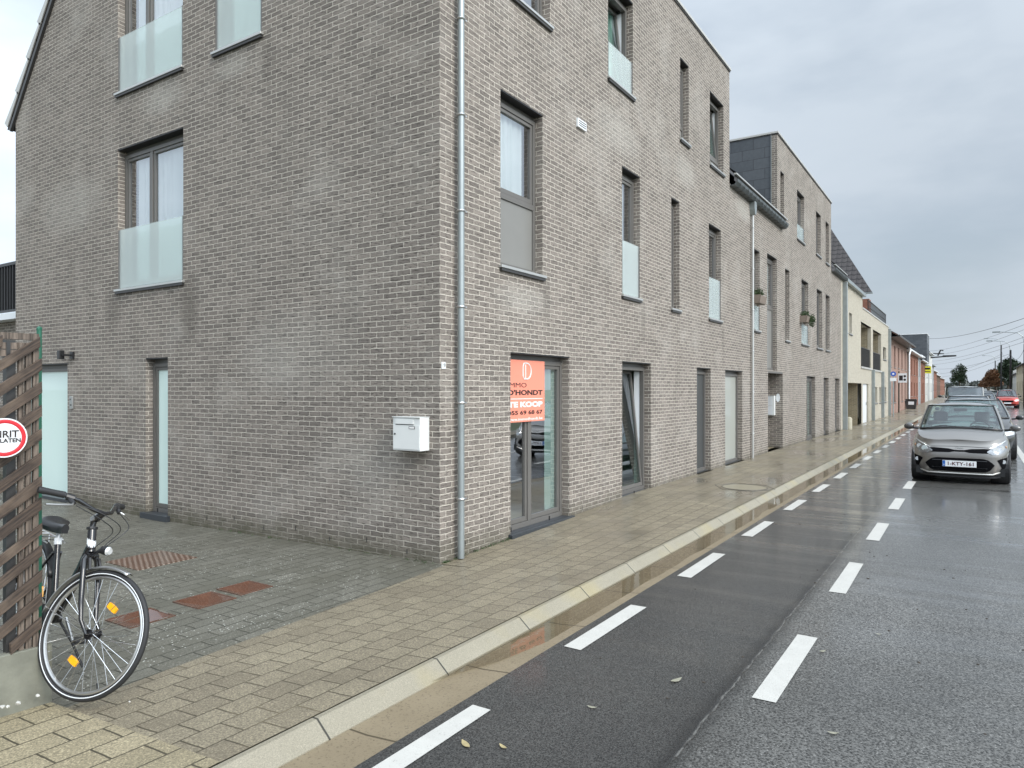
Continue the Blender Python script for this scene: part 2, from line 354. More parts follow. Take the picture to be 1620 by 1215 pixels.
def mk_kerb(name, c1, c2, jl, jo, rough=.6, jw=.004):
    t = NT(name); p = t.sep(t.pos)
    f = t.noise(t.pos, 160., 3, .7)
    c = t.mix(t.noise(t.pos, 4., 5, .6), c1, c2)
    c = t.mix(t.mr(f, .35, .62, .6, 0.), c, tuple(q * .55 for q in c1)); c = t.mix(t.mr(f, .62, .75, 0, .5), c, tuple(min(1, q * 1.5) for q in c2))
    c = t.mix(t.mr(t.noise(t.pos, 1.6, 5), .50, .70, 0, .45), c, (.33, .27, .12))
    d = t.ma('ABSOLUTE', t.ma('SUBTRACT', t.ma('FRACT', t.ma('MULTIPLY', t.ma('ADD', p[1], jo), 1 / jl)), .5))
    j = t.mr(d, .5 - jw / jl * 2, .5 - jw / jl * .8, 0., 1.)
    c = t.mix(j, c, (.03, .028, .02))
    return t.out(t.pr(c, rough, nrm=t.bump(t.ma('SUBTRACT', f, t.ma('MULTIPLY', j, 2.)), .6, .004)))
MAT['kerb'] = mk_kerb('kerb_concrete', (.25, .225, .165), (.325, .295, .225), .945, 2.24 - .4725 + .4725, .5)
def mk_gutter():
    t = NT('gutter_concrete'); p = t.sep(t.pos)
    f = t.noise(t.pos, 70., 4, .7)
    c = t.mix(t.noise(t.pos, 3., 5, .6), (.165, .128, .078), (.27, .22, .145))
    c = t.mix(t.mr(f, .55, .70, 0, .8), c, (.05, .035, .02))
    d = t.ma('ABSOLUTE', t.ma('SUBTRACT', t.ma('FRACT', t.ma('MULTIPLY', t.ma('ADD', p[1], 3.05), 1 / 1.0)), .5))
    j = t.mr(d, .490, .496, 0., 1.)
    c = t.mix(j, c, (.06, .045, .025))
    return t.out(t.pr(c, .6, nrm=t.bump(f, .7, .004)))
MAT['gutter'] = mk_gutter()
def mk_water():
    t = NT('gutter_water')
    rip = t.bump(t.noise(t.vscale(t.pos, 1, .6, 1), 9., 3), .05, .01)
    fr = t.n('ShaderNodeFresnel', {'IOR': 1.36, 'Normal': rip}).outputs[0]
    f = t.ma('MINIMUM', t.ma('ADD', t.ma('MULTIPLY', fr, .85), .0), 1.)
    tr = t.n('ShaderNodeBsdfTransparent', {0: (.97, .94, .88)}).outputs[0]
    gl = t.n('ShaderNodeBsdfGlossy', {0: (1., .98, .95), 'Roughness': .01, 'Normal': rip}).outputs[0]
    return t.out(t.n('ShaderNodeMixShader', {0: f, 1: tr, 2: gl}).outputs[0])
MAT['water'] = mk_water()
def mk_grass():
    t = NT('field_grass')
    c = t.mix(t.noise(t.pos, .3, 5), (.05, .07, .025), (.11, .11, .06))
    return t.out(t.pr(c, .9))
MAT['field'] = mk_grass()
def mk_checker():
    t = NT('rusty_checker_plate'); p = t.sep(t.pos)
    k = 1 / .055
    u = t.ma('MULTIPLY', p[0], k); v = t.ma('ADD', t.ma('MULTIPLY', p[1], k), t.ma('MULTIPLY', t.ma('FLOOR', u), .5))
    fu = t.ma('ABSOLUTE', t.ma('SUBTRACT', t.ma('FRACT', u), .5)); fv = t.ma('ABSOLUTE', t.ma('SUBTRACT', t.ma('FRACT', v), .5))
    d = t.ma('MAXIMUM', fu, fv); s_ = t.mr(d, .18, .27, 1., 0.)
    c = t.mix(t.noise(t.pos, 9., 4), (.085, .045, .028), (.17, .085, .05))
    c = t.mix(t.ma('MULTIPLY', s_, .5), c, (.75, .62, .52))
    return t.out(t.pr(c, .32, metal=.35, nrm=t.bump(s_, .8, .004)))
MAT['checker'] = mk_checker()
MAT['rust'] = plain('rusty_steel', (.13, .050, .026), .14, .35, 9., metal=.3, coat=1., coatr=.03)
def carpaint(name, col, rough=.3, flake=.0):
    t = NT(name)
    drop = t.vor(t.pos, 130.); m_ = t.mr(drop, .1, .2, 1., 0.)
    m_ = t.ma('MULTIPLY', m_, t.mr(t.noise(t.pos, 30., 2), .5, .6))
    return t.out(t.pr(col, rough, metal=.55, coat=1., coatr=.04, coatn=t.bump(m_, .3, .002)))
MAT['paint_taupe'] = carpaint('taupe_paint', (.205, .195, .182, 1))
MAT['paint_black'] = carpaint('black_paint', (.020, .021, .023, 1), .3)
MAT['paint_red'] = carpaint('red_car_paint', (.48, .05, .035, 1), .3)
MAT['paint_silver'] = carpaint('silver_paint', (.35, .37, .40, 1))
MAT['paint_white'] = carpaint('white_car_paint', (.62, .63, .63, 1))
MAT['paint_blue'] = carpaint('blue_grey_paint', (.12, .15, .19, 1))

# ------------------------------------------------------------------ mesh helpers
class MB:
    def __init__(s): s.v = []; s.f = []
    def add(s, vs, fs):
        o = len(s.v); s.v += [tuple(v) for v in vs]; s.f += [tuple(i + o for i in f) for f in fs]; return s
    def quad(s, *p): return s.add(p, [tuple(range(len(p)))])
    def box(s, x0, x1, y0, y1, z0, z1):
        v = [(x, y, z) for x in (x0, x1) for y in (y0, y1) for z in (z0, z1)]
        return s.add(v, [(0, 1, 3, 2), (4, 6, 7, 5), (0, 4, 5, 1), (2, 3, 7, 6), (0, 2, 6, 4), (1, 5, 7, 3)])
    def hexa(s, v):   # 8 points: bottom 4, top 4
        return s.add(v, [(3, 2, 1, 0), (4, 5, 6, 7), (0, 1, 5, 4), (1, 2, 6, 5), (2, 3, 7, 6), (3, 0, 4, 7)])
    def tube(s, pts, r, seg=8, caps=True):
        pts = [Vector(p) for p in pts]; n = len(pts)
        rs = r if isinstance(r, (list, tuple)) else [r] * n
        vs = []; up = None
        for i, p in enumerate(pts):
            t = (pts[min(i + 1, n - 1)] - pts[max(i - 1, 0)]).normalized()
            if up is None:
                a = Vector((0, 0, 1)) if abs(t.z) < .9 else Vector((1, 0, 0)); up = t.cross(a).normalized()
            else:
                up = (up - t * up.dot(t)).normalized()
            w = t.cross(up)
            for k in range(seg):
                an = 2 * pi * k / seg; vs.append(p + (up * cos(an) + w * sin(an)) * rs[i])
        fs = [(i * seg + k, i * seg + (k + 1) % seg, (i + 1) * seg + (k + 1) % seg, (i + 1) * seg + k) for i in range(n - 1) for k in range(seg)]
        if caps: fs += [tuple(range(seg))[::-1], tuple((n - 1) * seg + k for k in range(seg))]
        return s.add(vs, fs)
    def ring(s, c, ax, u, R, r, seg=48, sec=8, a0=0., a1=2 * pi, flat=1.):
        # torus-like ring round axis ax
        c = Vector(c); ax = Vector(ax).normalized(); u = Vector(u).normalized(); w = ax.cross(u)
        full = abs(a1 - a0 - 2 * pi) < 1e-6; n = seg if full else seg + 1
        vs = []
        for i in range(n):
            a = a0 + (a1 - a0) * i / seg; d = u * cos(a) + w * sin(a)
            for k in range(sec):
                b = 2 * pi * k / sec; vs.append(c + d * (R + r * cos(b)) + ax * r * flat * sin(b))
        fs = []
        for i in range(seg):
            j = (i + 1) % n
            for k in range(sec): fs.append((i * sec + k, j * sec + k, j * sec + (k + 1) % sec, i * sec + (k + 1) % sec))
        return s.add(vs, fs)
    def disc(s, c, ax, u, R, seg=24, r0=None):
        c = Vector(c); ax = Vector(ax).normalized(); u = Vector(u).normalized(); w = ax.cross(u)
        P = [c + (u * cos(2 * pi * i / seg) + w * sin(2 * pi * i / seg)) * R for i in range(seg)]
        return s.add(P, [tuple(range(seg))])
    def cyl(s, p0, p1, r, seg=16): return s.tube([p0, p1], r, seg)
    def prism(s, poly, fn0, fn1):
        n = len(poly); a = [fn0(p) for p in poly]; b = [fn1(p) for p in poly]
        tri = tessellate_polygon([[Vector((p[0], p[1], 0)) for p in poly]])
        fs = [tuple(t) for t in tri] + [tuple(i + n for i in t[::-1]) for t in tri] + [(i, (i + 1) % n, (i + 1) % n + n, i + n) for i in range(n)]
        return s.add(a + b, fs)
    def blob(s, c, r, sub=2, seed=0, amp=.2, sq=(1, 1, 1)):
        import bmesh
        bm = bmesh.new(); bmesh.ops.create_icosphere(bm, subdivisions=sub, radius=1)
        rnd = random.Random(seed); ph = [rnd.random() * 6 for _ in range(6)]
        vs = []
        for v in bm.verts:
            d = 1 + amp * (sin(v.co.x * 5 + ph[0]) * sin(v.co.y * 4 + ph[1]) + .6 * sin(v.co.z * 7 + ph[2]))
            vs.append((c[0] + v.co.x * r * sq[0] * d, c[1] + v.co.y * r * sq[1] * d, c[2] + v.co.z * r * sq[2] * d))
        fs = [tuple(v.index for v in f.verts) for f in bm.faces]; bm.free()
        return s.add(vs, fs)
    def leaf_cloud(s, c, rad, n, size, seed=0, jit=.5):
        rnd = random.Random(seed)
        for _ in range(n):
            d = Vector((rnd.gauss(0, 1), rnd.gauss(0, 1), rnd.gauss(0, 1))).normalized() * (rnd.random() ** .45)
            p = Vector((c[0] + d.x * rad[0], c[1] + d.y * rad[1], c[2] + d.z * rad[2]))
            a = Vector((rnd.gauss(0, 1), rnd.gauss(0, 1), rnd.gauss(0, 1))).normalized(); b = a.cross(Vector((rnd.random(), rnd.random(), rnd.random() + .1))).normalized()
            z = size * (1 - jit + jit * 2 * rnd.random())
            s.add([p - a * z, p + b * z * .5, p + a * z, p - b * z * .5], [(0, 1, 2, 3)])
        return s
    def build(s, name, mat, parent=None, smooth=False, bevel=0., label=None, mats=None):
        me = bpy.data.meshes.new(name); me.from_pydata(s.v, [], s.f); me.update()
        me.materials.append(MAT[mat] if isinstance(mat, str) else mat)
        if smooth:
            me.polygons.foreach_set('use_smooth', [True] * len(me.polygons))
            try: me.set_sharp_from_angle(angle=radians(38))
            except Exception: pass
        o = bpy.data.objects.new(name, me); COL.objects.link(o)
        if parent: o.parent = parent
        if bevel:
            b = o.modifiers.new('bevel', 'BEVEL'); b.width = bevel; b.segments = 2; b.limit_method = 'ANGLE'; b.angle_limit = radians(40)
        if label: o['label'] = label
        return o

def tag(o, label=None, cat=None, group=None, kind=None):
    if label: o['label'] = label
    if cat: o['category'] = cat
    if group: o['group'] = group
    if kind: o['kind'] = kind
    return o
def empty(name, loc=(0, 0, 0), label=None, cat=None, group=None, rz=0):
    o = bpy.data.objects.new(name, None); COL.objects.link(o); o.location = loc; o.rotation_euler = (0, 0, rz); o.empty_display_size = .2
    return tag(o, label, cat, group)
def text(name, body, size, mat, M4, parent, extrude=.0008, align='CENTER', bold=0., sx=1.):
    cu = bpy.data.curves.new(name, 'FONT'); cu.body = body; cu.size = size; cu.extrude = extrude; cu.align_x = align; cu.align_y = 'CENTER'; cu.offset = bold; cu.resolution_u = 3
    o = bpy.data.objects.new(name, cu); COL.objects.link(o)
    dg = bpy.context.evaluated_depsgraph_get(); me = bpy.data.meshes.new_from_object(o.evaluated_get(dg))
    bpy.data.objects.remove(o)
    me.transform(Matrix.Diagonal((sx, 1, 1, 1))); me.transform(M4)
    me.materials.clear(); me.materials.append(MAT[mat])
    o = bpy.data.objects.new(name, me); COL.objects.link(o); o.parent = parent
    return o
def frameM(origin, xax, yax):
    x = Vector(xax).normalized(); y = Vector(yax).normalized(); z = x.cross(y)
    return Matrix(((x.x, y.x, z.x, origin[0]), (x.y, y.y, z.y, origin[1]), (x.z, y.z, z.z, origin[2]), (0, 0, 0, 1)))
def lerp(a, b, t): return a + (b - a) * t
def clamp(x, a=0., b=1.): return max(a, min(b, x))

# ------------------------------------------------------------------ ground
def gz(y): return max(0., y - 45) * .006
ROADZ = -.055
def sheet(name, xs, ys, zf, mat, holes=None):
    m = MB(); n = len(ys)
    for x in xs:
        for y in ys: m.v.append((x(y) if callable(x) else x, y, zf(x(y) if callable(x) else x, y)))
    for i in range(len(xs) - 1):
        for j in range(n - 1): m.f.append((i * n + j, (i + 1) * n + j, (i + 1) * n + j + 1, i * n + j + 1))
    return tag(m.build(name, mat, smooth=True), kind='structure')
YS = [-12, -8, -6, -5, -4, -3.7, -3, -2, -1, 0, 1, 2, 3, 4, 5, 7, 10, 14, 20, 30, 45, 60, 80, 110, 150, 200, 280, 420]
def wallz(y):          # pavement level along the facade
    return -.12 if y <= 0 else -.12 + .12 * min(1, y / 5)
def pavz(x, y):
    t = clamp((1.745 - x) / 1.6); return lerp(0, wallz(y), t) + gz(y)
KX = 1.745
bx = lambda y: 0.07 + clamp(-y / 3.4, 0, 1.1) * .25     # driveway / pavement border
sheet('pavement', [lambda y: (0. if y >= 0 else bx(y)), lambda y: .45, lambda y: .9, lambda y: 1.35, lambda y: KX], [y for y in YS if y >= -3.7 and y < 0] + [-.001], pavz, 'pavement')
sheet('pavement_along_houses', [-.02, .45, .9, 1.35, KX], [-.001, .5] + [y for y in YS if y > .6], pavz, 'pavement')
sheet('pavement_entrance', [-2.5, -.021], [13.4, 15.6], lambda x, y: -.001, 'pavement_light')
sheet('pavement_corner', [-1.2, .1, .45, .9, 1.35, KX], [-12, -8, -6, -5, -4, -3.7001], lambda x, y: pavz(x, y) + .002, 'pavement_light')
def drz(x, y): return lerp(-.12, -.185, clamp(-x / 5)) if x > -5 else lerp(-.185, -.15, clamp((-x - 5) / 4))
sheet('driveway', [-30, -12, -9, -7, -5, -3, -1.5], [-3.7, -2.8, -2, -1, -.001], drz, 'driveway')
FUN = [(-.905, -2.585, .33), (-.91, -2.03, .33), (-.945, -1.61, .31)]
dv = MB(); ol = [(-1.5, -3.7), (bx(-3.7), -3.7), (bx(-2.), -2.), (bx(-.001), -.001), (-1.5, -.001)]; dl = [[Vector((a, b, 0)) for a, b in ol]]; dp_ = list(ol)
for cx, cy, s_ in FUN:
    h = s_ / 2; hh = [(cx - h, cy - h), (cx - h, cy + h), (cx + h, cy + h), (cx + h, cy - h)]; dl.append([Vector((a, b, 0)) for a, b in hh]); dp_ += hh
dv.add([(a, b, -.12 - max(0, -a) / 5 * .065 if a < 0 else -.12) for a, b in dp_], [tuple(t) for t in tessellate_polygon(dl)])
tag(dv.build('driveway', 'driveway'), kind='structure')
sheet('driveway_rear', [-30, -12, -9, -7, -5, -3, -1.5, -1.2], [-12, -8, -3.7], lambda x, y: drz(x, y) - .004, 'driveway')
# kerb, gutter, water, lanes
kb = MB()
YK = [-12 + i * 1.0 for i in range(60)] + [50, 60, 80, 110, 150, 200, 280, 420]
prof = [(KX + .006, -.02), (KX + .012, .002), (KX + .045, .003), (1.880, -.074), (1.884, -.16)]
for i, y in enumerate(YK):
    for (x, z) in prof: kb.v.append((x, y, z + gz(y)))
for i in range(len(YK) - 1):
    for k in range(4): kb.f.append((i * 5 + k, i * 5 + k + 1, (i + 1) * 5 + k + 1, (i + 1) * 5 + k))
tag(kb.build('kerb', 'kerb'), kind='structure')
sheet('gutter', [1.872, 2.0, 2.205], YS, lambda x, y: {1.872: -.080, 2.0: -.078, 2.205: -.058}[x] + gz(y) + (0.0), 'gutter')
def waterz(x, y): return -.0675 + gz(y)
wx = lambda y: 1.872 + (.26 - .04 * sin(y * 1.7) - .03 * sin(y * 4.1 + 1)) * clamp((y + 2.2) / .9) ** .5
sheet('gutter_water', [1.868, lambda y: wx(y)], [-2.9 + .25 * i for i in range(190)], lambda x, y: -.0675 + gz(y), 'water')
sheet('bike_lane', [2.2, 2.8, 3.385], YS, lambda x, y: ROADZ + gz(y), 'asphalt_lane')
sheet('road', [3.385, 4.5, 6, 8.8], YS, lambda x, y: ROADZ + gz(y), 'asphalt')
sheet('far_pavement', [8.8, 8.85, 10.2], YS, lambda x, y: (ROADZ if x == 8.8 else .04) + gz(y), 'pavement')
m = MB(); m.quad((-2500, -2500, -.4), (2500, -2500, -.4), (2500, 45, -.4), (-2500, 45, -.4)); m.quad((-2500, 45, -.4), (2500, 45, -.4), (2500, 1500, 2.0), (-2500, 1500, 2.0)); m.quad((-2500, 1500, 2.0), (2500, 1500, 2.0), (2500, 4000, 2.0), (-2500, 4000, 2.0))
tag(m.build('ground', 'field'), kind='structure')
# markings
mk = MB()
def dash(x0, x1, y0, y1, m):
    z = lambda y: ROADZ + .004 + gz(y)
    rnd = random.Random(int(y0 * 100)); j = lambda: rnd.uniform(-.006, .006)
    m.quad((x0 + j(), y0 + j(), z(y0)), (x1 + j(), y0 + j(), z(y0)), (x1 + j(), y1 + j(), z(y1)), (x0 + j(), y1 + j(), z(y1)))
y = -3.72
y0s = [-3.75 + 2.10 * k + (.0 if k < 1 else 0) for k in range(55)]
for k in range(55):
    a = -3.62 + 2.13 * k; dash(2.272, 2.398, a, a + 1.09, mk)
tag(mk.build('lane_marking', 'paint'), kind='structure')
mk = MB()
for k in range(-2, 40):
    a = -1.61 + 2.47 * k; dash(3.52, 3.652, a, a + 1.21, mk)
tag(mk.build('lane_marking', 'paint'), kind='structure')
mk = MB()
for k in range(0, 40): dash(5.52, 5.66, -3 + 3 * k if k else 3., (3 * k) if k else 3.0 + .01, mk) if k > 1 else None
tag(mk.build('parking_line', 'paint'), kind='structure')

# ------------------------------------------------------------------ walls
def TX(x0=0.): return lambda a, d, z: (x0 - d, a, z)            # facade facing +x
def TY(y0=0.): return lambda a, d, z: (a, y0 + d, z)            # gable facing -y
def boxT(m, T, a0, a1, d0, d1, z0, z1):
    p = [T(a, d, z) for a, d, z in ((a0, d0, z0), (a1, d0, z0), (a1, d1, z0), (a0, d1, z0), (a0, d0, z1), (a1, d0, z1), (a1, d1, z1), (a0, d1, z1))]
    m.hexa(p)
def wallmesh(m, T, outer, holes, dep):
    loops = [[Vector((a, z, 0)) for a, z in outer]]
    pts = list(outer)
    for (a0, a1, z0, z1) in holes:
        h = [(a0, z0), (a0, z1), (a1, z1), (a1, z0)]
        loops.append([Vector((a, z, 0)) for a, z in h]); pts += h
    tri = tessellate_polygon(loops)
    m.add([T(a, 0, z) for a, z in pts], [tuple(t) for t in tri])
    for h in holes:
        a0, a1, z0, z1 = h[:4]
        dp = dep
        m.quad(T(a0, 0, z0), T(a0, dp, z0), T(a0, dp, z1), T(a0, 0, z1))
        m.quad(T(a1, 0, z0), T(a1, dp, z0), T(a1, dp, z1), T(a1, 0, z1))
        m.quad(T(a0, 0, z1), T(a1, 0, z1), T(a1, dp, z1), T(a0, dp, z1))
        m.quad(T(a0, 0, z0), T(a1, 0, z0), T(a1, dp, z0), T(a0, dp, z0))

def window(root, T, a0, a1, z0, z1, mull=(), trans=(), glass='glass', curtain=None, sill='metal', bal=False, tilt=False, panel=None, mat='frame', dep=.105, blind=None, fw=.055, lintel=True, sash=True, cdep=.195, label=None, door=False):
    g = .004; f = MB(); d0, d1 = dep, dep + .07
    A0, A1, Z0, Z1 = a0 + g, a1 - g, z0 + g, z1 - g
    top = .07 if lintel else 0
    boxT(f, T, A0, A0 + fw, d0, d1, Z0, Z1 - top); boxT(f, T, A1 - fw, A1, d0, d1, Z0, Z1 - top)
    boxT(f, T, A0 + fw, A1 - fw, d0, d1, Z1 - fw - top, Z1 - top); boxT(f, T, A0 + fw, A1 - fw, d0, d1, Z0, Z0 + fw + .02)
    boxT(f, T, A0, A1, d0 + .03, d1 + .1, Z1 - top, Z1)
    az = [A0 + fw] + [x for mm in mull for x in (mm - .03, mm + .03)] + [A1 - fw]
    zz = [Z0 + fw + .02] + [x for tt in trans for x in (tt - .035, tt + .035)] + [Z1 - fw - top]
    for mm in mull: boxT(f, T, mm - .03, mm + .03, d0 - .002, d1, zz[0], zz[-1])
    for tt in trans:
        for i in range(0, len(az), 2): boxT(f, T, az[i], az[i + 1], d0 + .002, d1, tt - .035, tt + .035)
    w = f.build('door' if door else 'window', mat, root, bevel=.003, label=label)
    if lintel: m = MB(); boxT(m, T, a0 + .001, a1 - .001, .004, d0 + .028, z1 - .016, z1 - .002); m.build('lintel_shadow', 'black', w)  # black plate standing in for the shadow under the window head
    for i in range(0, len(az), 2):
        for j in range(0, len(zz), 2):
            p0, p1, q0, q1 = az[i], az[i + 1], zz[j], zz[j + 1]
            if panel is not None and panel == (j // 2) :
                m = MB(); boxT(m, T, p0 - .001, p1 + .001, d0 + .02, d0 + .045, q0 - .001, q1 + .001); m.build('panel', 'panel', w)
                continue
            s = .045
            tl = (lambda z, q0=q0: (z - q0) * .105) if tilt else (lambda z: 0.)
            if sash:
                m = MB()
                def bx_(b0, b1, c0, c1):
                    P = []
                    for zc in (c0, c1):
                        for (aa, dd) in ((b0, d0 + .012), (b1, d0 + .012), (b1, d0 + .06), (b0, d0 + .06)): P.append(T(aa, dd + tl(zc), zc))
                    m.hexa(P)
                bx_(p0 + .004, p0 + s, q0 + .004, q1 - .004); bx_(p1 - s, p1 - .004, q0 + .004, q1 - .004)
                bx_(p0 + s, p1 - s, q0 + .004, q0 + s + .015); bx_(p0 + s, p1 - s, q1 - s, q1 - .004)
                m.build('sash', mat, w, bevel=.003)
                if tilt:
                    m = MB(); boxT(m, T, p1 + .004, p1 + .05, d1 + .002, d1 + .10, q0, q1 - .01); m.build('inner_jamb', 'interior_white', w)
            else: s = 0
            gm = MB(); e = .035
            gm.quad(T(p0 + s - .003, d0 + e + tl(q0), q0 + s), T(p1 - s + .003, d0 + e + tl(q0), q0 + s), T(p1 - s + .003, d0 + e + tl(q1), q1 - s + .003), T(p0 + s - .003, d0 + e + tl(q1), q1 - s + .003))
            gm.build('pane', blind or glass, w)
    if curtain:
        for (c0, c1, cmn) in curtain:
            m = MB(); n = max(8, int((c1 - c0) / .022)); amp = .018
            for i in range(n + 1):
                a = lerp(c0, c1, i / n); dd = cdep + (.12 if tilt else 0) + amp * sin(i * 1.15) + .006 * sin(i * 3.1)
                m.v += [T(a, dd, z0 + .03), T(a, dd, z1 - .12)]
            m.f = [(2 * i, 2 * i + 2, 2 * i + 3, 2 * i + 1) for i in range(n)]
            m.build('curtain', cmn, w, smooth=True)
    if sill == 'metal':
        m = MB(); boxT(m, T, a0 - .035, a1 + .035, -.045, -.001, z0 - .022, z0 + .010); boxT(m, T, a0 + .002, a1 - .002, -.001, dep, z0 - .008, z0 + .010)
        m.build('sill', 'sill', w, bevel=.003)
        m = MB(); boxT(m, T, a0 - .02, a1 + .02, -.035, -.002, z0 - .055, z0 - .024); m.build('sill_edge', 'frame_dark', w)
    elif sill == 'stone':
        m = MB(); boxT(m, T, a0 - .05, a1 + .06, -.06, -.001, z0 - .065, z0 + .02); boxT(m, T, a0 + .002, a1 - .002, -.001, dep, z0 - .04, z0 + .02)
        m.build('sill', 'stone_sill', w, bevel=.005)
    if bal:
        m = MB(); boxT(m, T, a0 + .03, a1 - .03, .012, .026, z0 + .03, bal); m.build('balustrade', 'balustrade', w)
        for (b0, b1) in ((a0 + .003, a0 + .03), (a1 - .03, a1 - .003)):
            m = MB(); boxT(m, T, b0, b1, .005, .035, z0 + .01, bal); m.build('balustrade_rail', 'frame', w)
    return w

# ------------------------------------------------------------------ the apartment building
apt = empty('apartment_building', (0, 0, 0), 'long grey-brown brick apartment building with tall narrow windows and flat-roofed upper blocks', 'building')
FX, GY = TX(), TY()
HF = [ # y0,y1,z0,z1
 (1.10, 2.05, 3.08, 5.12), (1.30, 2.23, 6.30, 7.82), (3.95, 4.87, 6.30, 7.82), (7.03, 7.50, 6.30, 7.82), (8.79, 9.73, 6.30, 7.82),
 (4.45, 5.15, 3.12, 5.12), (6.57, 6.99, 3.11, 5.12), (8.72, 9.55, 3.12, 5.08),
 (1.31, 2.75, -.06, 2.10), (4.455, 5.61, -.035, 2.10), (7.97, 8.84, -.02, 2.095), (9.86, 11.22, -.02, 2.09),
 (12.29, 12.83, 3.13, 5.15), (13.6, 14.69, 2.17, 5.26), (15.71, 16.28, 3.07, 5.15), (18.02, 19.12, 3.10, 5.15), (20.6, 21.66, 3.10, 5.155), (22.34, 23.2, 3.10, 5.155),
 (15.12, 15.58, 6.40, 7.82), (17.36, 18.46, 6.31, 7.82), (20.48, 21.36, 6.33, 7.82), (22.34, 23.06, 6.31, 7.84),
 (18.83, 20.34, -.03, 2.10), (21.94, 22.99, -.02, 2.095), (24.44, 25.5, -.02, 2.10)]
outer = [(0, -.4), (25.9, -.4), (25.9, 6.22), (23.53, 6.22), (23.53, 8.74), (14.73, 8.74), (14.73, 6.25), (10.18, 6.25), (10.18, 8.74), (0, 8.74)]
w = MB(); wallmesh(w, FX, [p for p in outer], HF + [(13.695, 15.42, -.001, 2.145)], .22)
HG = [(-6.175, -4.49, 3.14, 5.25), (-6.175, -4.50, 6.07, 8.20), (-3.78, -2.82, 6.06, 8.15), (-5.42, -4.86, -.12, 2.11), (-9.40, -7.70, -.125, 2.085)]
gout = [(-9.55, -.4), (0, -.4), (0, 8.74), (-2.05, 8.74), (-4.85, 12.05), (-9.55, 6.43)]
wallmesh(w, GY, gout, HG, .22)
# deep entrance recess
w.quad((-.22, 15.42, 0), (-1.5, 15.42, 0), (-1.5, 15.42, 2.145), (-.22, 15.42, 2.145)); w.quad((-.22, 13.695, 0), (-1.5, 13.695, 0), (-1.5, 13.695, 2.145), (-.22, 13.695, 2.145)); w.quad((-.22, 13.695, 2.145), (-1.5, 13.695, 2.145), (-1.5, 15.42, 2.145), (-.22, 15.42, 2.145))
w.quad((-1.5, 13.695, 0), (-1.5, 15.42, 0), (-1.5, 15.42, 2.145), (-1.5, 13.695, 2.145))
# returns of the front blocks, back walls
w.quad((0, 10.18, 6.2), (0, 10.18, 8.74), (-2.05, 10.18, 8.74), (-2.05, 10.18, 6.2))
w.quad((0, 14.73, 6.25), (0, 14.73, 8.74), (-.15, 14.73, 8.74), (-.15, 14.73, 6.25))
w.quad((0, 23.53, 6.22), (0, 23.53, 8.74), (-2.05, 23.53, 8.74), (-2.05, 23.53, 6.22))
w.quad((-9.55, 0, -.4), (-9.55, 25.9, -.4), (-9.55, 25.9, 6.43), (-9.55, 0, 6.43))
w.quad((-9.55, 25.9, -.4), (0, 25.9, -.4), (0, 25.9, 6.22), (-9.55, 25.9, 6.22))
w.build('wall', 'brick', apt)
m = MB(); m.quad((-.15, 14.728, 6.3), (-.15, 14.728, 8.72), (-2.3, 14.728, 8.72), (-2.3, 14.728, 6.3)); m.build('slate_cladding', 'slate', apt)
m = MB(); m.box(-.165, -.15, 14.70, 14.727, 6.3, 8.72); m.build('corner_trim', 'zinc', apt)
# interior shell
m = MB()
for zf, zt, ys in ((-.03, 2.6, ((.3, 25.6),)), (2.75, 5.75, ((.3, 25.6),)), (5.9, 8.6, ((.3, 10.0), (14.9, 23.4)))):
    for y0, y1 in ys:
        xb = -9.3 if zf < 5 else -2.2
        m.quad((-.3, y0, zf), (-.3, y1, zf), (xb, y1, zf), (xb, y0, zf)); m.quad((-.3, y0, zt), (-.3, y1, zt), (xb, y1, zt), (xb, y0, zt))
for z0, z1, xb, yys in ((-.03, 5.75, -4.6, (3.4, 6.2, 9.9, 13.2, 17, 20.5)), (5.9, 8.6, -2.2, (3.4, 6.2, 15.0, 17, 20.0))):
    m.quad((xb, .3, z0), (xb, 10.0, z0), (xb, 10.0, z1), (xb, .3, z1)); m.quad((xb, 14.9, z0), (xb, 23.4, z0), (xb, 23.4, z1), (xb, 14.9, z1))
    if z0 < 5: m.quad((xb, 10., z0), (xb, 14.9, z0), (xb, 14.9, z1), (xb, 10., z1))
    for yy in yys: m.quad((xb, yy, z0), (-.3, yy, z0), (-.3, yy, z1), (xb, yy, z1))
m.quad((-9.3, 3.4, -.03), (-.3, 3.4, -.03), (-.3, 3.4, 8.3), (-9.3, 3.4, 6.3))
m.build('interior', 'room', apt)
# roofs and copings
m = MB()
for y0, y1 in ((0, 10.18), (14.73, 23.53)): m.quad((-.02, y0, 8.70), (-.02, y1, 8.70), (-2.35, y1, 8.70), (-2.35, y0, 8.70))
m.build('flat_roof', 'asphalt_roof', apt)
m = MB()
def slope(z): return .06 - (z - 6.40) * (2.11 / 2.34)
for y0, y1, xo in ((-.02, 25.95, None),):
    # street slope behind blocks
    for a, b, lo in ((-.03, 10.18, 8.68), (10.18, 14.73, 6.40), (14.73, 23.53, 8.68), (23.53, 25.95, 6.35)):
        m.quad((slope(lo), a, lo), (slope(lo), b, lo), (-4.85, b, 12.12), (-4.85, a, 12.12))
m.quad((-9.75, -.05, 6.25), (-9.75, 25.95, 6.25), (-4.85, 25.95, 12.12), (-4.85, -.05, 12.12))
m.build('tiled_roof', 'tile_dark', apt)
m = MB()
for y0, y1 in ((0, 10.18), (14.73, 23.53)):
    m.box(-.25, .035, y0 - .03, y1 + .03, 8.745, 8.80)
    for yy in (y0, y1): m.box(-2.3, -.251, yy - .03 if yy == y0 else yy - .2, yy + .2 if yy == y0 else yy + .03, 8.745, 8.80)
m.build('coping', 'coping', apt, bevel=.004)
m = MB()
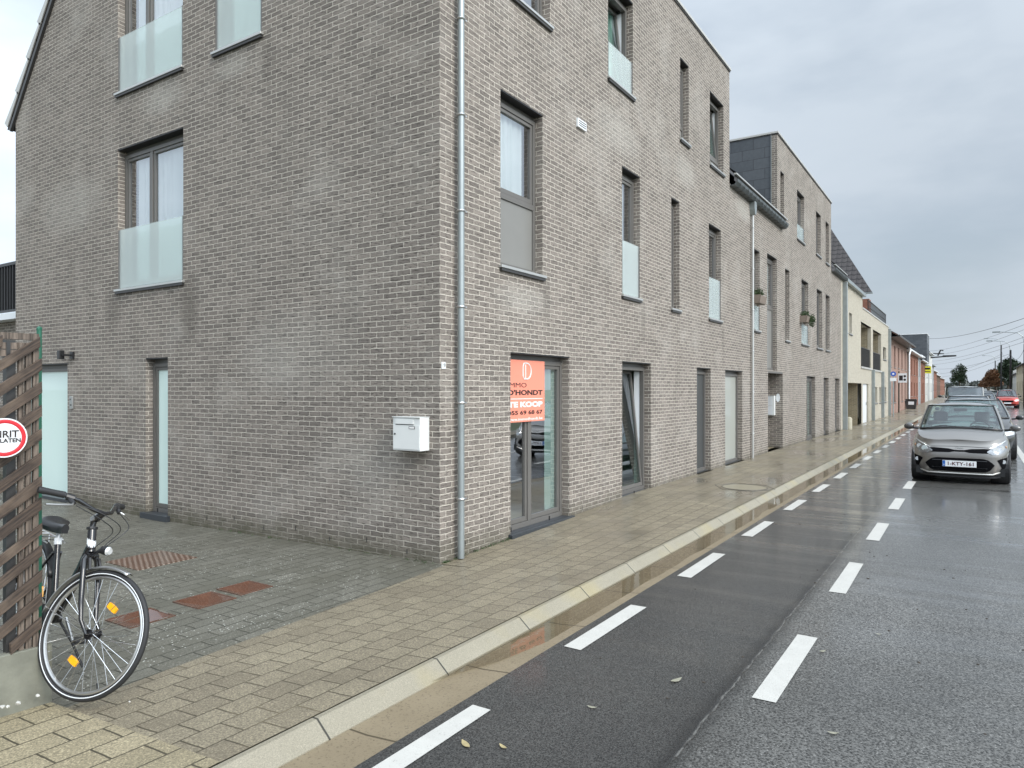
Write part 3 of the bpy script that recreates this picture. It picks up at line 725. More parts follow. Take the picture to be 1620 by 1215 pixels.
for y0, y1 in ((0, 10.18), (14.73, 23.53)): m.box(-.2, .018, y0 - .015, y1 + .015, 8.715, 8.743)
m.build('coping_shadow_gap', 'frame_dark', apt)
# stepped verge tiles on the gable
vt = MB(); n = 12
for i in range(n):
    t0, t1 = i / n, (i + 1) / n
    a = Vector((lerp(-9.72, -4.85, t0), 0, lerp(6.28, 12.10, t0))); b = Vector((lerp(-9.72, -4.85, t1), 0, lerp(6.28, 12.10, t1)))
    d = (b - a).normalized(); nn = Vector((-d.z, 0, d.x))
    q = [a + nn * .018, b + d * .03 + nn * .018, b + d * .03 + nn * .07, a + nn * .15]
    vt.hexa([(p.x, -.06, p.z) for p in q] + [(p.x, .12, p.z) for p in q])
vt.build('verge_tile_row', 'coping', apt)
m = MB(); a, b = Vector((-9.70, 0, 6.24)), Vector((-4.85, 0, 12.04)); d = (b - a).normalized(); nn = Vector((-d.z, 0, d.x))
q = [a - nn * .05, b - nn * .05, b + nn * .015, a + nn * .015]; m.hexa([(p.x, -.045, p.z) for p in q] + [(p.x, .0, p.z) for p in q]); m.build('verge_board', 'frame_dark', apt)
# eaves gutters
def gutter(y0, y1, z, root, hop=None):
    m = MB()
    P = [(.005, -.11), (.115, -.10), (.175, -.03), (.18, .03), (.165, .03), (.155, -.02), (.10, -.085), (.005, -.09)]
    m.prism(P, lambda p: (p[0], y0, z + p[1]), lambda p: (p[0], y1, z + p[1]))
    k = y0 + .25
    while k < y1: m.box(.0, .182, k, k + .022, z - .115, z - .104); m.box(.176, .186, k, k + .022, z - .104, z + .03); k += .33
    g = m.build('gutter', 'zinc_dark', root)
    m = MB(); m.box(.10, .155, y0, y1, z + .13, z + .165); m.build('roof_edge', 'zinc_light', root); m = MB(); m.quad((.15, y0, z + .17), (.15, y1, z + .17), (-.15, y1, z + .42), (-.15, y0, z + .42)); m.quad((.10, y0, z + .0), (.10, y1, z + .0), (.10, y1, z + .13), (.10, y0, z + .13)); m.build('roof_foot', 'tile_dark', root)
    return g
gutter(10.2, 15.35, 6.30, apt); gutter(23.56, 26.6, 6.26, apt)
def downpipe(root, x, y, z0, z1, r=.042, mat='zinc', hop=False, clips=True):
    m = MB(); m.tube([(x, y, z0), (x, y, z1)], r, 14)
    o = m.build('downpipe', mat, root, smooth=True)
    if clips:
        z = z0 + .62
        while z < z1: c = MB(); c.ring((x, y, z), (0, 0, 1), (1, 0, 0), r + .004, .009, 16, 6, flat=1.3); c.box(x - .01, x + .03, y + r, y + r + .03, z - .008, z + .008); c.box(x - r - .05, x - r, y - .006, y + .006, z - .008, z + .008); z += 1.0; c.build('pipe_bracket', 'steel', o)
    if hop:
        h = MB(); h.prism([(-.10, .0), (-.11, .16), (-.07, .21), (.07, .21), (.11, .16), (.10, 0), (.045, -.12), (-.045, -.12)], lambda p: (x - .055, y + p[0], z1 + p[1]), lambda p: (x + .07, y + p[0], z1 + p[1]))
        h.build('hopper', 'zinc', o)
    return o
downpipe(apt, .075, .255, -.10, 8.70, .036)
downpipe(apt, .055, 11.95, -.03, 6.02, .028, 'zinc_light', True)
# windows of the facade
C_ = 'curtain'
W = lambda i: HF[i]
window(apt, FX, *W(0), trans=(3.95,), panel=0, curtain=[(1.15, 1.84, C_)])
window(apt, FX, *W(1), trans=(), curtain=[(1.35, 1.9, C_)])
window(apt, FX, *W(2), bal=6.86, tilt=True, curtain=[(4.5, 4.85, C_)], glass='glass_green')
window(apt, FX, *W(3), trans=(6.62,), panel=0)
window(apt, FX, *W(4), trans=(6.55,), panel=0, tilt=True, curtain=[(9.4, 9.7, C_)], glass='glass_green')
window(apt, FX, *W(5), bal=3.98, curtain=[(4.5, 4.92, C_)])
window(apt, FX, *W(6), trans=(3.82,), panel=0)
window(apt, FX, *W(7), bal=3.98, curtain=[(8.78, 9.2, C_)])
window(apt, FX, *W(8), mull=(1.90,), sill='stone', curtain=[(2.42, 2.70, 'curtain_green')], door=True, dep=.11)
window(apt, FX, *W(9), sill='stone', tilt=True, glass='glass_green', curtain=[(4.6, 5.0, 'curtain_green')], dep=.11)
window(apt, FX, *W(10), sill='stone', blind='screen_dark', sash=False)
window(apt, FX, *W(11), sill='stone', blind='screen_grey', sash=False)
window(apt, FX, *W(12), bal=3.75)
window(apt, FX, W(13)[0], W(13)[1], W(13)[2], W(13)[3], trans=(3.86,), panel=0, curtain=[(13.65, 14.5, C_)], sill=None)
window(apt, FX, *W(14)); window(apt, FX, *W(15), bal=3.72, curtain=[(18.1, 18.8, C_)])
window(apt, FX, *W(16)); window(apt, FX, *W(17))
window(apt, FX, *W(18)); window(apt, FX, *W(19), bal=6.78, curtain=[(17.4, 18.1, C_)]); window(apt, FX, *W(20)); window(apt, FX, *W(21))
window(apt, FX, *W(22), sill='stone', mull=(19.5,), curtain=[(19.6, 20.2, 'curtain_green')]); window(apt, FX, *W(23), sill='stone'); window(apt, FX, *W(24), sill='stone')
# soffit under the entrance bay
m = MB(); m.box(-.20, -.002, 13.705, 15.41, 2.10, 2.143); m.build('soffit', 'frame', apt)
# gable windows
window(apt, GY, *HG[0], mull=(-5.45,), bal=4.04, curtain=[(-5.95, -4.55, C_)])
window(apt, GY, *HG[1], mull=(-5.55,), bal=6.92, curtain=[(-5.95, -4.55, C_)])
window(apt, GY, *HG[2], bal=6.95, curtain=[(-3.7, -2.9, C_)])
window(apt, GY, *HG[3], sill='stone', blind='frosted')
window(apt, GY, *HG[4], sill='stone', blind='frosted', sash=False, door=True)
# entrance door + panel
d = MB(); d.box(-1.49, -1.44, 13.75, 15.38, .02, 2.12); d = d.build('entrance_door', 'panel', apt)
m = MB(); m.box(-1.438, -1.43, 14.0, 15.0, .2, 2.0); m.build('pane', 'glass_green', d)
# rear terrace rail
tr = MB(); tr.box(-13, -9.62, .6, .66, 4.10, 4.16)
for i in range(28): tr.box(-9.66 - i * .12, -9.64 - i * .12, .61, .65, 3.2, 4.10)
tr.box(-13, -9.62, .6, .66, 3.19, 3.23); tr.build('terrace_railing', 'rail', apt)
m = MB(); m.box(-13, -9.56, .5, 4., 3.02, 3.14); m.build('terrace_edge', 'white', apt); m = MB(); m.box(-13, -9.56, .75, 4., -.4, 3.019); m.build('rear_wing', 'brick', apt)
# vent + weep holes
m = MB(); m.box(.001, .035, 2.94, 3.19, 5.25, 5.37); vv = m.build('vent_cover', 'white', apt, bevel=.004)
m = MB()
for z in (5.275, 5.305, 5.335): m.box(.034, .037, 2.96, 3.17, z, z + .012)
m.build('louvre', 'frame_dark', vv)
m = MB(); rnd = random.Random(4)
for k in range(9): x = -.45 - k * .585; m.box(x, x + .012, -.0012, .01, -.075 + (k % 2) * .0585, -.022 + (k % 2) * .0585)
for k in range(7): y = .42 + k * .9; m.box(-.01, .0012, y, y + .012, -.0165, .036)
for x in (-6.1, -5.3, -4.6): m.box(x, x + .010, -.0012, .01, 5.36, 5.41)
m.build('weep_holes', 'black', apt)

# ------------------------------------------------------------------ small things on the building
# for-sale board
sg = empty('sale_sign', (-.085, 1.84, 1.64), 'salmon for-sale board reading TE KOOP mounted on the first ground-floor window of the brick facade', 'sign')
SW, SH = .80, .76; yL, yR = 1.44, 2.24
m = MB(); m.box(-.012, 0, -.50, .40, -.38, .38); m.build('board', 'orange_sign', sg, bevel=.002)
def fit(o, w_, h_, yr_, zc):       # scale lettering in its own plane to a width and height
    me = o.data; ys = [v.co.y for v in me.vertices]; zs = [v.co.z for v in me.vertices]
    a0, a1, b0, b1 = min(ys), max(ys), min(zs), max(zs)
    for v in me.vertices: v.co.y = yr_ - w_ + (v.co.y - a0) / (a1 - a0) * w_; v.co.z = zc - h_ / 2 + (v.co.z - b0) / (b1 - b0) * h_
def ST(body, w_, h_, yr_, zc, mat, bold=0.):
    o = text('lettering', body, .1, mat, frameM((.0014, 0, 0), (0, 1, 0), (0, 0, 1)), sg, bold=bold); fit(o, w_, h_, yr_ - 1.84, zc - 1.64)
ST('IMMO', .42, .056, 1.80, 1.712, 'ink', 0.); ST("D'HONDT", .80, .066, 2.185, 1.622, 'ink', .0035)
m = MB(); m.box(.0005, .0017, -.42, .345, -.100, -.092); m.build('rule', 'sign_white', sg)
ST('TE KOOP', .80, .070, 2.185, 1.475, 'sign_white', .005); ST('055 69 68 67', .80, .052, 2.185, 1.375, 'ink', .0025); ST('www.immodhondt.be', .80, .034, 2.185, 1.295, 'sign_white', .001)
m = MB(); lc = (1.79 - 1.84, 1.885 - 1.64); r_ = .098
cpt = [(.0016, lc[0] + .015 + r_ * cos(-pi / 2 + pi * i / 16), lc[1] + r_ * sin(-pi / 2 + pi * i / 16)) for i in range(17)]
m.tube([(.0016, lc[0] - .05, lc[1] - r_)] + cpt + [(.0016, lc[0] - .05, lc[1] + r_), (.0016, lc[0] - .075, lc[1] + .06), (.0016, lc[0] - .075, lc[1] - .06), (.0016, lc[0] - .05, lc[1] - r_)], .0085, 6)
m.build('logo', 'sign_white', sg)
m = MB(); m.tube([(.0016, lc[0] - .015, lc[1] - .085), (.0016, lc[0] - .015, lc[1] + .085)], .007, 6); m.build('logo_stroke', 'sign_white', sg)
# mailbox
mb = empty('mailbox', (-.32, 0, 1.2), 'white metal mailbox on the gable wall beside the building corner', 'mailbox')
m = MB(); m.box(-.185, .185, -.15, -.002, -.17, .17); m.build('body', 'white_metal', mb, bevel=.006)
m = MB(); m.box(-.178, .178, -.156, -.151, -.155, .095); fd = m.build('door', 'white_metal', mb, bevel=.002)
m = MB(); m.cyl((-.15, -.157, .0), (-.15, -.162, .0), .010); m.build('lock', 'black', fd)
m = MB(); m.box(-.14, .10, -.163, -.151, .103, .155); fl = m.build('flap', 'white_metal', mb, bevel=.002)
m = MB(); m.box(-.14, .10, -.158, -.152, .096, .102); m.build('slot', 'black', mb)
m = MB(); m.box(.04, .12, -.1585, -.156, .055, .083); nn_ = m.build('name_plate', 'frame_dark', mb); m = MB(); m.box(.047, .113, -.160, -.1586, .06, .078); m.build('name_card', 'sign_white', nn_)
m = MB(); m.box(-.187, .187, -.165, .0, .171, .178); m.build('lid', 'white_metal', mb, bevel=.002)
# house number
hn = empty('house_number_plate', (0, 0, 1.905), 'tiny white house number plate at the brick corner above the mailbox', 'number plate')
m = MB(); m.box(.001, .008, .02, .085, -.035, .035); m.build('plate', 'white', hn, bevel=.003)
text('lettering', '19', .055, 'ink', frameM((.0085, .052, 0), (0, 1, 0), (0, 0, 1)), hn)
# wall lamp
wl = empty('wall_lamp', (-7.55, 0, 2.2), 'small black wall lamp above the frosted side door on the gable', 'lamp')
m = MB(); m.box(-.02, .08, -.03, -.001, -.05, .06); m.build('bracket', 'black', wl); m = MB(); m.box(.0, .04, -.16, -.03, -.01, .02); m.build('arm', 'black', wl); m = MB(); m.box(-.09, -.0, -.19, -.11, -.06, .08); m.build('lamp_housing', 'black', wl, bevel=.01)
ic = empty('intercom', (-7.53, 0, 1.45), 'small silver intercom panel beside the frosted side door', 'intercom')
m = MB(); m.box(-.05, .05, -.03, -.001, -.10, .10); m.build('housing', 'steel', ic, bevel=.004); m = MB(); m.cyl((-.015, -.031, .05), (-.015, -.034, .05), .014); m.build('camera_lens', 'black', ic); m = MB(); m.box(-.025, .025, -.033, -.031, -.05, -.03); m.build('button', 'black', ic)
# entrance mailboxes + number
eb = empty('mailbox_bank', (-.35, 15.42, 1.2), 'pale grey bank of letterboxes inside the brick entrance recess', 'mailbox')
m = MB(); m.box(-.8, .15, -.16, -.002, -.28, .28); m.build('body', 'white_metal', eb, bevel=.005)
m = MB()
for k in range(3):
    for j in range(2): m.box(-.77 + .3 * k, -.50 + .3 * k, -.166, -.161, -.26 + .27 * j, -.02 + .27 * j)
m.build('letterbox_door', 'white', eb)
m = MB(); m.box(-.79, .14, -.169, -.161, .272, .276); m.build('slot', 'black', eb)
rn = empty('oval_number_sign', (-.18, 15.42, 1.42), 'white oval sign on the brick side of the entrance recess', 'sign')
E_ = [(.055 * cos(2 * pi * i / 20), .12 * sin(2 * pi * i / 20)) for i in range(20)]
m = MB(); m.prism(E_, lambda p: (.05 + p[0], -.012, p[1]), lambda p: (.05 + p[0], -.002, p[1])); m.build('plate', 'white', rn)
# planters
def planter(y, z, w_, label, spill):
    o = empty('flower_planter', (0.10, y, z), label, 'planter', 'planters hung on the facade windows')
    m = MB(); P = [(-.09, 0), (.09, 0), (.12, .19), (-.12, .19)]
    m.prism(P, lambda p: (p[0], -w_ / 2, p[1]), lambda p: (p[0], w_ / 2, p[1])); m.build('pot', 'terracotta', o, bevel=.01)
    m = MB(); m.box(-.1, .1, -w_ / 2 + .02, w_ / 2 - .02, .17, .185); m.build('soil', 'soil', o)
    m = MB(); m.leaf_cloud((0, 0, .26), (.13, w_ / 2 + .02, .12), 420, .022, int(y)); 
    if spill: m.leaf_cloud((.16, w_ * .42, .08), (.10, .18, .22), 520, .024, 7)
    m.build('foliage', 'leafgreen', o)
planter(12.3, 3.77, .52, 'pale planter with thin sparse plants on the narrow window left of the entrance bay', False)
planter(18.05, 3.76, .6, 'planter with bushy trailing green leaves on the window right of the entrance bay', True)

# ------------------------------------------------------------------ covers in the ground
def gslab(name, label, pts, mat, cat='manhole cover', group=None, z=None, t=.012):
    m = MB(); P = [(x, y, (drz(x, y) if z is None else z) + .006) for x, y in pts]
    m.hexa([(p[0], p[1], p[2] - .03) for p in P] + P)
    return tag(m.build(name, mat), label, cat, group)
gslab('checker_cover', 'rusty studded metal cover lying in the dark paved driveway', [(-3.10, -1.74), (-2.44, -1.76), (-2.45, -1.11), (-3.12, -1.12)], 'checker')
def pyr(cx, cy, s, label):
    o = empty('drain_cover', (cx, cy, drz(cx, cy) + .004), label, 'drain cover', 'rusty funnel drain covers in the driveway')
    m = MB(); h = s / 2; m.add([(-h, -h, .0), (h, -h, .0), (h, h, .0), (-h, h, .0), (.02, .01, -.05)], [(0, 1, 4), (1, 2, 4), (2, 3, 4), (3, 0, 4)]); m.build('funnel_plate', 'rust', o)
    m = MB(); e = .016
    m.box(-h - e, h + e, -h - e, -h, -.02, .004); m.box(-h - e, h + e, h, h + e, -.02, .004); m.box(-h - e, -h, -h, h, -.02, .004); m.box(h, h + e, -h, h, -.02, .004); m.build('rim', 'rust', o)
pyr(-.905, -2.585, .33, 'rusty funnel-shaped drain cover behind the bicycle wheel')
pyr(-.91, -2.03, .33, 'rusty funnel-shaped drain cover, middle one of three in the driveway')
pyr(-.945, -1.61, .31, 'rusty funnel-shaped drain cover nearest the brick gable wall')
hx = [(1.35 + .62 * cos(pi / 3 * i + .2) * .75, 6.55 + .72 * sin(pi / 3 * i + .2)) for i in range(6)]
o = empty('pavement_cover', (1.30, 6.55, .0), 'round concrete inspection cover in the wet pavement outside the second window', 'manhole cover')
m = MB(); m.disc((0, 0, .004), (0, 0, 1), (1, 0, 0), .36, 32); m.build('lid', 'lid_concrete', o)
m = MB(); m.ring((0, 0, .002), (0, 0, 1), (1, 0, 0), .368, .005, 40, 6); m.ring((0, 0, .001), (0, 0, 1), (1, 0, 0), .50, .004, 6, 6); m.build('rim', 'frame_dark', o)

# ------------------------------------------------------------------ slatted fence, wire fence, sign
fx = lambda y: .17 + (y + 3.74) * .12
base = MB(); n = 8
for i in range(n + 1):
    y = lerp(-3.70, -6.6, i / n); x = fx(y); base.v += [(x - .06, y, -.3), (x + .0, y, -.3), (x + .0, y, .215), (x - .06, y, .215)]
base.f = [(i * 4 + k, i * 4 + (k + 1) % 4, i * 4 + 4 + (k + 1) % 4, i * 4 + 4 + k) for i in range(n) for k in range(4)] + [(0, 1, 2, 3), (n * 4 + 3, n * 4 + 2, n * 4 + 1, n * 4)]
fence = empty('slatted_fence', (.17, -3.74, 0), 'weathered wooden fence of diagonal slats on a low concrete base', 'fence')
b_ = base.build('concrete_base', 'concrete', None, bevel=.006); b_.parent = fence; b_.matrix_parent_inverse = Matrix.Translation((-.17, 3.74, 0))
def fpart(m, name, mat, **k):
    m.v = [(v[0] - .17, v[1] + 3.74, v[2]) for v in m.v]; return m.build(name, mat, fence, **k)
# diagonal slats, one part each
rnd = random.Random(3); tn = math.tan(radians(37))
YE = -3.745
z = .22 - 3 * .132; idx = 0
while z < 4.2:   # slat pitch 0.132
    # top corner at the end post: slat passes through (YE, z)
    def at_(y, off): return z + (y - YE) * tn + off
    y1 = YE; y0 = -6.5
    top = 1.93
    if at_(y1, .0) > top: y1 = YE + (top - z) / tn
    if at_(y0, 0) < .24: y0 = YE + (.24 - z) / tn
    if y1 - y0 > .05:
        jx = rnd.uniform(-.003, .003); wd = .031 + rnd.uniform(-.004, .005); jz = rnd.uniform(-.008, .008)
        m = MB(); P = []
        for d in (0.0, .018):
            for (yy, o_) in ((y0, -wd), (y1, -wd), (y1, wd), (y0, wd)): P.append((fx(yy) - .045 + d + .030 + jx, yy + rnd.uniform(-.002, .002), at_(yy, o_) + jz))
        m.hexa(P); fpart(m, 'diagonal_slat', 'wood', bevel=.003)
    z += .132; idx += 1
for yy, w_ in ((-3.765, .028), (-3.80, .028), (-3.835, .026)):
    m = MB(); x = fx(yy); m.box(x - .045, x - .022, yy - w_ / 2, yy + w_ / 2, .20, 1.92); fpart(m, 'upright_board', 'wood_upright', bevel=.002)
m = MB(); m.box(fx(-3.88) - .08, fx(-3.88) - .035, -3.90, -3.855, .15, 1.93); fpart(m, 'post', 'frame_dark')
for zz in (1.86, 1.90, 1.955):
    m = MB(); m.hexa([(fx(YE) - .07, YE, zz - .018), (fx(YE) - .035, YE, zz - .018), (fx(-6.5) - .035, -6.5, zz - .018), (fx(-6.5) - .07, -6.5, zz - .018), (fx(YE) - .07, YE, zz + .018), (fx(YE) - .035, YE, zz + .018), (fx(-6.5) - .035, -6.5, zz + .018), (fx(-6.5) - .07, -6.5, zz + .018)]); fpart(m, 'top_rail', 'wood_upright')
# round no-entry sign
rs = empty('round_sign', (.235, -3.955, 1.402), 'round white sign with red rim and black writing fixed to the slatted fence', 'sign')
RX = Vector((.12, 1, 0)).normalized()
nrm_ = RX.cross(Vector((0, 0, 1)))
m = MB(); m.cyl(-nrm_ * .001 - nrm_ * .004, nrm_ * .002, .105, 40); m.build('plate', 'white', rs)
m = MB(); m.ring(nrm_ * .003, nrm_, (0, 0, 1), .088, .010, 48, 6, flat=.15); m.build('rim', 'red_paint', rs)
text('lettering', 'INRIT', .052, 'ink', frameM(tuple(nrm_ * .0035 + Vector((0, 0, .018))), RX, (0, 0, 1)), rs, bold=.001)
text('lettering', 'VRIJLATEN', .030, 'ink', frameM(tuple(nrm_ * .0035 + Vector((0, 0, -.016))), RX, (0, 0, 1)), rs, bold=.0008, sx=1.05)
# green post & chain link mesh
wf = empty('wire_fence', (.03, -3.70, 0), 'green steel post with rusty chain-link mesh behind the wooden slats', 'fence')
m = MB(); m.tube([(0, 0, -.2), (0, 0, 2.01)], .013, 12); m.build('post', 'green_metal', wf); m = MB(); m.blob((0, 0, 2.01), .017, 1, 0, 0); m.build('post_cap', 'green_metal', wf)
m = MB(); s_ = .055
for i in range(-36, 40):
    for sg_ in (1, -1):
        pts = []
        for k in range(37):
            zz = .2 + k * s_ * .85; yy = (i * 2 * s_ * .8) + sg_ * (zz - .2) * .94
            if -2.6 < yy < -.02: pts.append((-.03 + .008 * (k % 2), yy, zz))
        if len(pts) > 1: m.tube(pts, .0013, 3, False)
m.build('wire_mesh', 'steel', wf)
# things behind the fence
o = empty('white_box', (-.75, -4.6, -.16), 'white boxy panel standing behind the slatted fence, cut off at the left edge', 'box')
m = MB(); m.box(-.35, .35, -.3, .3, .03, .78); m.build('body', 'white', o, bevel=.02)
m = MB(); m.box(-.37, .37, -.32, .32, .78, .83); m.build('lid', 'white', o, bevel=.02)
o = empty('shrub', (-3.0, -3.9, -.17), 'leafy green shrub seen through the top of the slatted fence', 'shrub')
m = MB(); m.leaf_cloud((0, -.3, 1.5), (.5, .5, .5), 1500, .045, 5); m.build('foliage', 'leafgreen', o)
m = MB(); m.tube([(0, -.3, 0), (.03, -.28, .6), (-.02, -.3, 1.5)], [.04, .03, .015], 8); m.tube([(0, -.3, .7), (.25, -.2, 1.4)], [.02, .01], 6); m.build('stem', 'bark', o)
o = empty('green_tarp', (-2.2, -4.35, -.17), 'dull green tarpaulin cover behind the slatted fence', 'tarpaulin')
m = MB(); N_ = 10
for i in range(N_ + 1):
    for j in range(N_ + 1):
        u, v = i / N_ - .5, j / N_ - .5; r = max(abs(u), abs(v)) * 2
        m.v.append((u * 1.3, v * .9, 1.25 * (1 - .75 * clamp((r - .55) / .45)) + .04 * sin(9 * u) * cos(11 * v)))
m.f = [(i * (N_ + 1) + j, (i + 1) * (N_ + 1) + j, (i + 1) * (N_ + 1) + j + 1, i * (N_ + 1) + j + 1) for i in range(N_) for j in range(N_)]
m.build('cover', 'teal', o, smooth=True)
m = MB(); m.box(-.5, .5, -.35, .35, .02, 1.1); m.build('load', 'frame_dark', o)

# ------------------------------------------------------------------ bicycle
def bicycle():
    H = Vector((.988, -.155, 0)).normalized(); L = Vector((0, 0, 1)).cross(H)
    lean = radians(9)
    R = Matrix((H, L, Vector((0, 0, 1)))).transposed() @ Matrix.Rotation(-lean, 3, 'X')
    steer = radians(30); ax = Vector((-.342, 0, .94)).normalized(); hub0 = Vector((1.08, 0, .345)); piv = Vector((1.03, 0, .345))
    SR = Matrix.Rotation(steer, 3, ax)
    S = lambda p: SR @ (Vector((p[0] + .02 * clamp((p[2] - .9) / .05), p[1], p[2] - .055 * clamp((p[2] - .91) / .1))) - piv) + piv
    want = Vector((.454, -3.61, .298)); root = want - R @ S(hub0)
    o = empty('bicycle', tuple(root), 'black city bicycle with turned front wheel parked at the end of the slatted fence', 'bicycle')
    o.rotation_euler = R.to_euler()
    def wheel(c, xd, yd, name, front):
        c = Vector(c); xd = Vector(xd); yd = Vector(yd); zd = Vector((0, 0, 1)) if not front else (yd.cross(xd) * -1).normalized()
        up = xd.cross(yd); 
        wh = empty(name, (0, 0, 0)); wh.parent = o
        m = MB(); m.ring(c, yd, xd, .332, .0165, 72, 10); m.build('tyre', 'rubber', wh, smooth=True)
        m = MB()
        for sgn in (-1, 1): m.ring(c + yd * .0165 * sgn, yd, xd, .326, .0026, 72, 6, flat=.5)
        m.build('reflective_stripe', 'white', wh)
        m = MB(); m.ring(c, yd, xd, .306, .010, 72, 8, flat=1.1); m.build('rim', 'steel', wh, smooth=True)
        m = MB(); m.cyl(c - yd * .045, c + yd * .045, .016, 14); m.cyl(c - yd * .036, c - yd * .031, .028, 14); m.cyl(c + yd * .031, c + yd * .036, .028, 14); m.cyl(c - yd * .06, c + yd * .06, .006, 8); m.build('hub', 'black_gloss', wh, smooth=True)
        m = MB(); N = 36
        for k in range(N):
            side = 1 if k % 2 else -1; a = 2 * pi * k / N; b = a + (.62 if (k // 2) % 2 else -.62)
            p0 = c + yd * side * .033 + (xd * cos(b) + up * sin(b)) * .026; p1 = c + (xd * cos(a) + up * sin(a)) * .300
            m.tube([p0, p1], .0013, 4, False)
        m.build('spokes', 'chrome', wh)
        for a in (radians(66), radians(246)) if front else (radians(20), radians(200)):
            ce = c + (xd * cos(a) + up * sin(a)) * .170; u = (xd * cos(a) + up * sin(a)); v = up * cos(a) - xd * sin(a)
            m = MB(); q = [ce + u * .014 * i + v * .033 * j for i, j in ((-1, -1), (1, -1), (1.2, 0), (1, 1), (-1, 1), (-1.2, 0))]
            m.prism([(0, 0), (1, 0), (2, 0), (3, 0), (4, 0), (5, 0)], lambda p: q[int(p[0])] - yd * .006, lambda p: q[int(p[0])] + yd * .006) if False else m.add([p - yd * .007 for p in q] + [p + yd * .007 for p in q], [(0, 1, 2, 3, 4, 5), (11, 10, 9, 8, 7, 6)] + [(i, (i + 1) % 6, (i + 1) % 6 + 6, i + 6) for i in range(6)])
            m.build('wheel_reflector', 'amber', wh)
        m = MB(); vp = c + (xd * cos(5.2) + up * sin(5.2)) * .292; m.tube([vp, vp - (xd * cos(5.2) + up * sin(5.2)) * .03], .004, 6); m.build('valve', 'black', wh)
    fxd = SR @ Vector((1, 0, 0)); fyd = SR @ Vector((0, 1, 0)); hub = S(hub0)
    wheel(hub, fxd, fyd, 'front_wheel', True)
    wheel((0, 0, .345), (1, 0, 0), (0, 1, 0), 'rear_wheel', False)
    # fork + steerer
    m = MB()
    for s in (-1, 1):
        m.tube([S((.895, s * .03, .745)), S((.905, s * .05, .72)), S((.945, s * .058, .62)), S((.985, s * .058, .50)), S((1.02, s * .055, .41)), S((1.08, s * .052, .345))], [.016, .017, .016, .014, .011, .009], 10)
    m.tube([S((.895, -.045, .745)), S((.895, .045, .745))], .018, 10)
    m.build('fork', 'black_gloss', o, smooth=True)
    m = MB(); m.tube([S((.887, 0, .765)), S((.845, 0, .885))], .0235, 14); ht = m.build('head_tube', 'black_gloss', o, smooth=True)
    m = MB(); m.ring(S((.868, 0, .818)), ax, (1, 0, 0), .0245, .0012, 24, 4, flat=22); m.build('head_badge', 'white', ht)
    m = MB(); m.tube([S((.842, 0, .890)), S((.838, 0, .902))], .030, 14); m.build('headset_cup', 'black', ht)
    m = MB(); m.tube([S((.840, 0, .90)), S((.815, 0, .965)), S((.822, 0, 1.0)), S((.86, 0, 1.045))], [.016, .018, .024, .020], 12); m.build('stem', 'black_gloss', o, smooth=True)
    m = MB(); m.cyl(S((.822, -.028, .998)), S((.822, .028, .998)), .014, 12); m.build('stem_bolt', 'steel', o)
    hb = []
    for y, x, z in ((-.31, .70, 1.105), (-.22, .745, 1.105), (-.14, .80, 1.09), (-.07, .85, 1.055), (0, .868, 1.045), (.07, .85, 1.055), (.14, .80, 1.09), (.22, .745, 1.105), (.31, .70, 1.105)): hb.append(S((x, y, z)))
    m = MB(); m.tube(hb, .0125, 10); m.build('handlebar', 'black_gloss', o, smooth=True)
    for s in (-1, 1):
        m = MB(); a, b = S((.69, s * .325, 1.105)), S((.755, s * .205, 1.105)); m.tube([a, lerp(a, b, .1), lerp(a, b, .5), b], [.017, .019, .0175, .0185], 12); m.build('grip', 'rubber', o, smooth=True)
        m = MB(); m.tube([S((.76, s * .195, 1.10)), S((.79, s * .165, 1.095))], .020, 10); m.tube([S((.78, s * .185, 1.09)), S((.81, s * .18, 1.065))], .014, 8); m.build('shifter', 'black', o)
        m = MB(); m.tube([S((.80, s * .175, 1.075)), S((.825, s * .20, 1.06)), S((.80, s * .27, 1.045)), S((.775, s * .325, 1.035))], [.007, .0065, .006, .006], 7); m.build('brake_lever', 'steel', o, smooth=True)
    def cable(pts, name='cable'):
        # Catmull-Rom
        P = [Vector(p) for p in pts]; out = []
        P = [P[0] * 2 - P[1]] + P + [P[-1] * 2 - P[-2]]
        for i in range(1, len(P) - 2):
            for k in range(8):
                t = k / 8; a, b, c, d = P[i - 1:i + 3]; out.append(.5 * ((2 * b) + (c - a) * t + (2 * a - 5 * b + 4 * c - d) * t * t + (3 * b - a - 3 * c + d) * t ** 3))
        out.append(P[-2]); mm = MB(); mm.tube(out, .0026, 5); mm.build(name, 'black', o, smooth=True)
    cable([S((.81, -.165, 1.07)), S((.93, -.07, 1.04)), S((.99, .03, .94)), S((.95, .02, .82)), S((.92, .0, .74))])
    cable([S((.81, .165, 1.07)), S((.97, .10, 1.0)), S((1.02, .05, .90)), S((.96, .0, .80)), S((.90, -.02, .72))])
    cable([S((.80, -.15, 1.06)), S((.91, -.04, 1.0)), S((.95, .04, .90)), S((.90, .03, .82)), (.80, 0, .74)])
    # frame
    m = MB()
    m.tube([(.885, 0, .80), (.80, 0, .66), (.62, 0, .46), (.47, 0, .30)], [.026, .030, .030, .028], 12)
    m.tube([(.47, 0, .30), (.30, 0, .74)], .0175, 12)
    for s in (-1, 1):
        m.tube([(.45, s * .03, .30), (.2, s * .05, .32), (.0, s * .058, .345)], .010, 8); m.tube([(.325, s * .02, .68), (.15, s * .055, .50), (.0, s * .058, .345)], .0085, 8)
    m.tube([(.47, -.04, .30), (.47, .04, .30)], .026, 14)
    m.build('frame', 'black_gloss', o, smooth=True)
    m = MB(); m.tube([(.86, 0, .76), (.72, 0, .60), (.50, 0, .40), (.40, 0, .40)], .014, 10); m.build('step_through_tube', 'black_gloss', o, smooth=True)
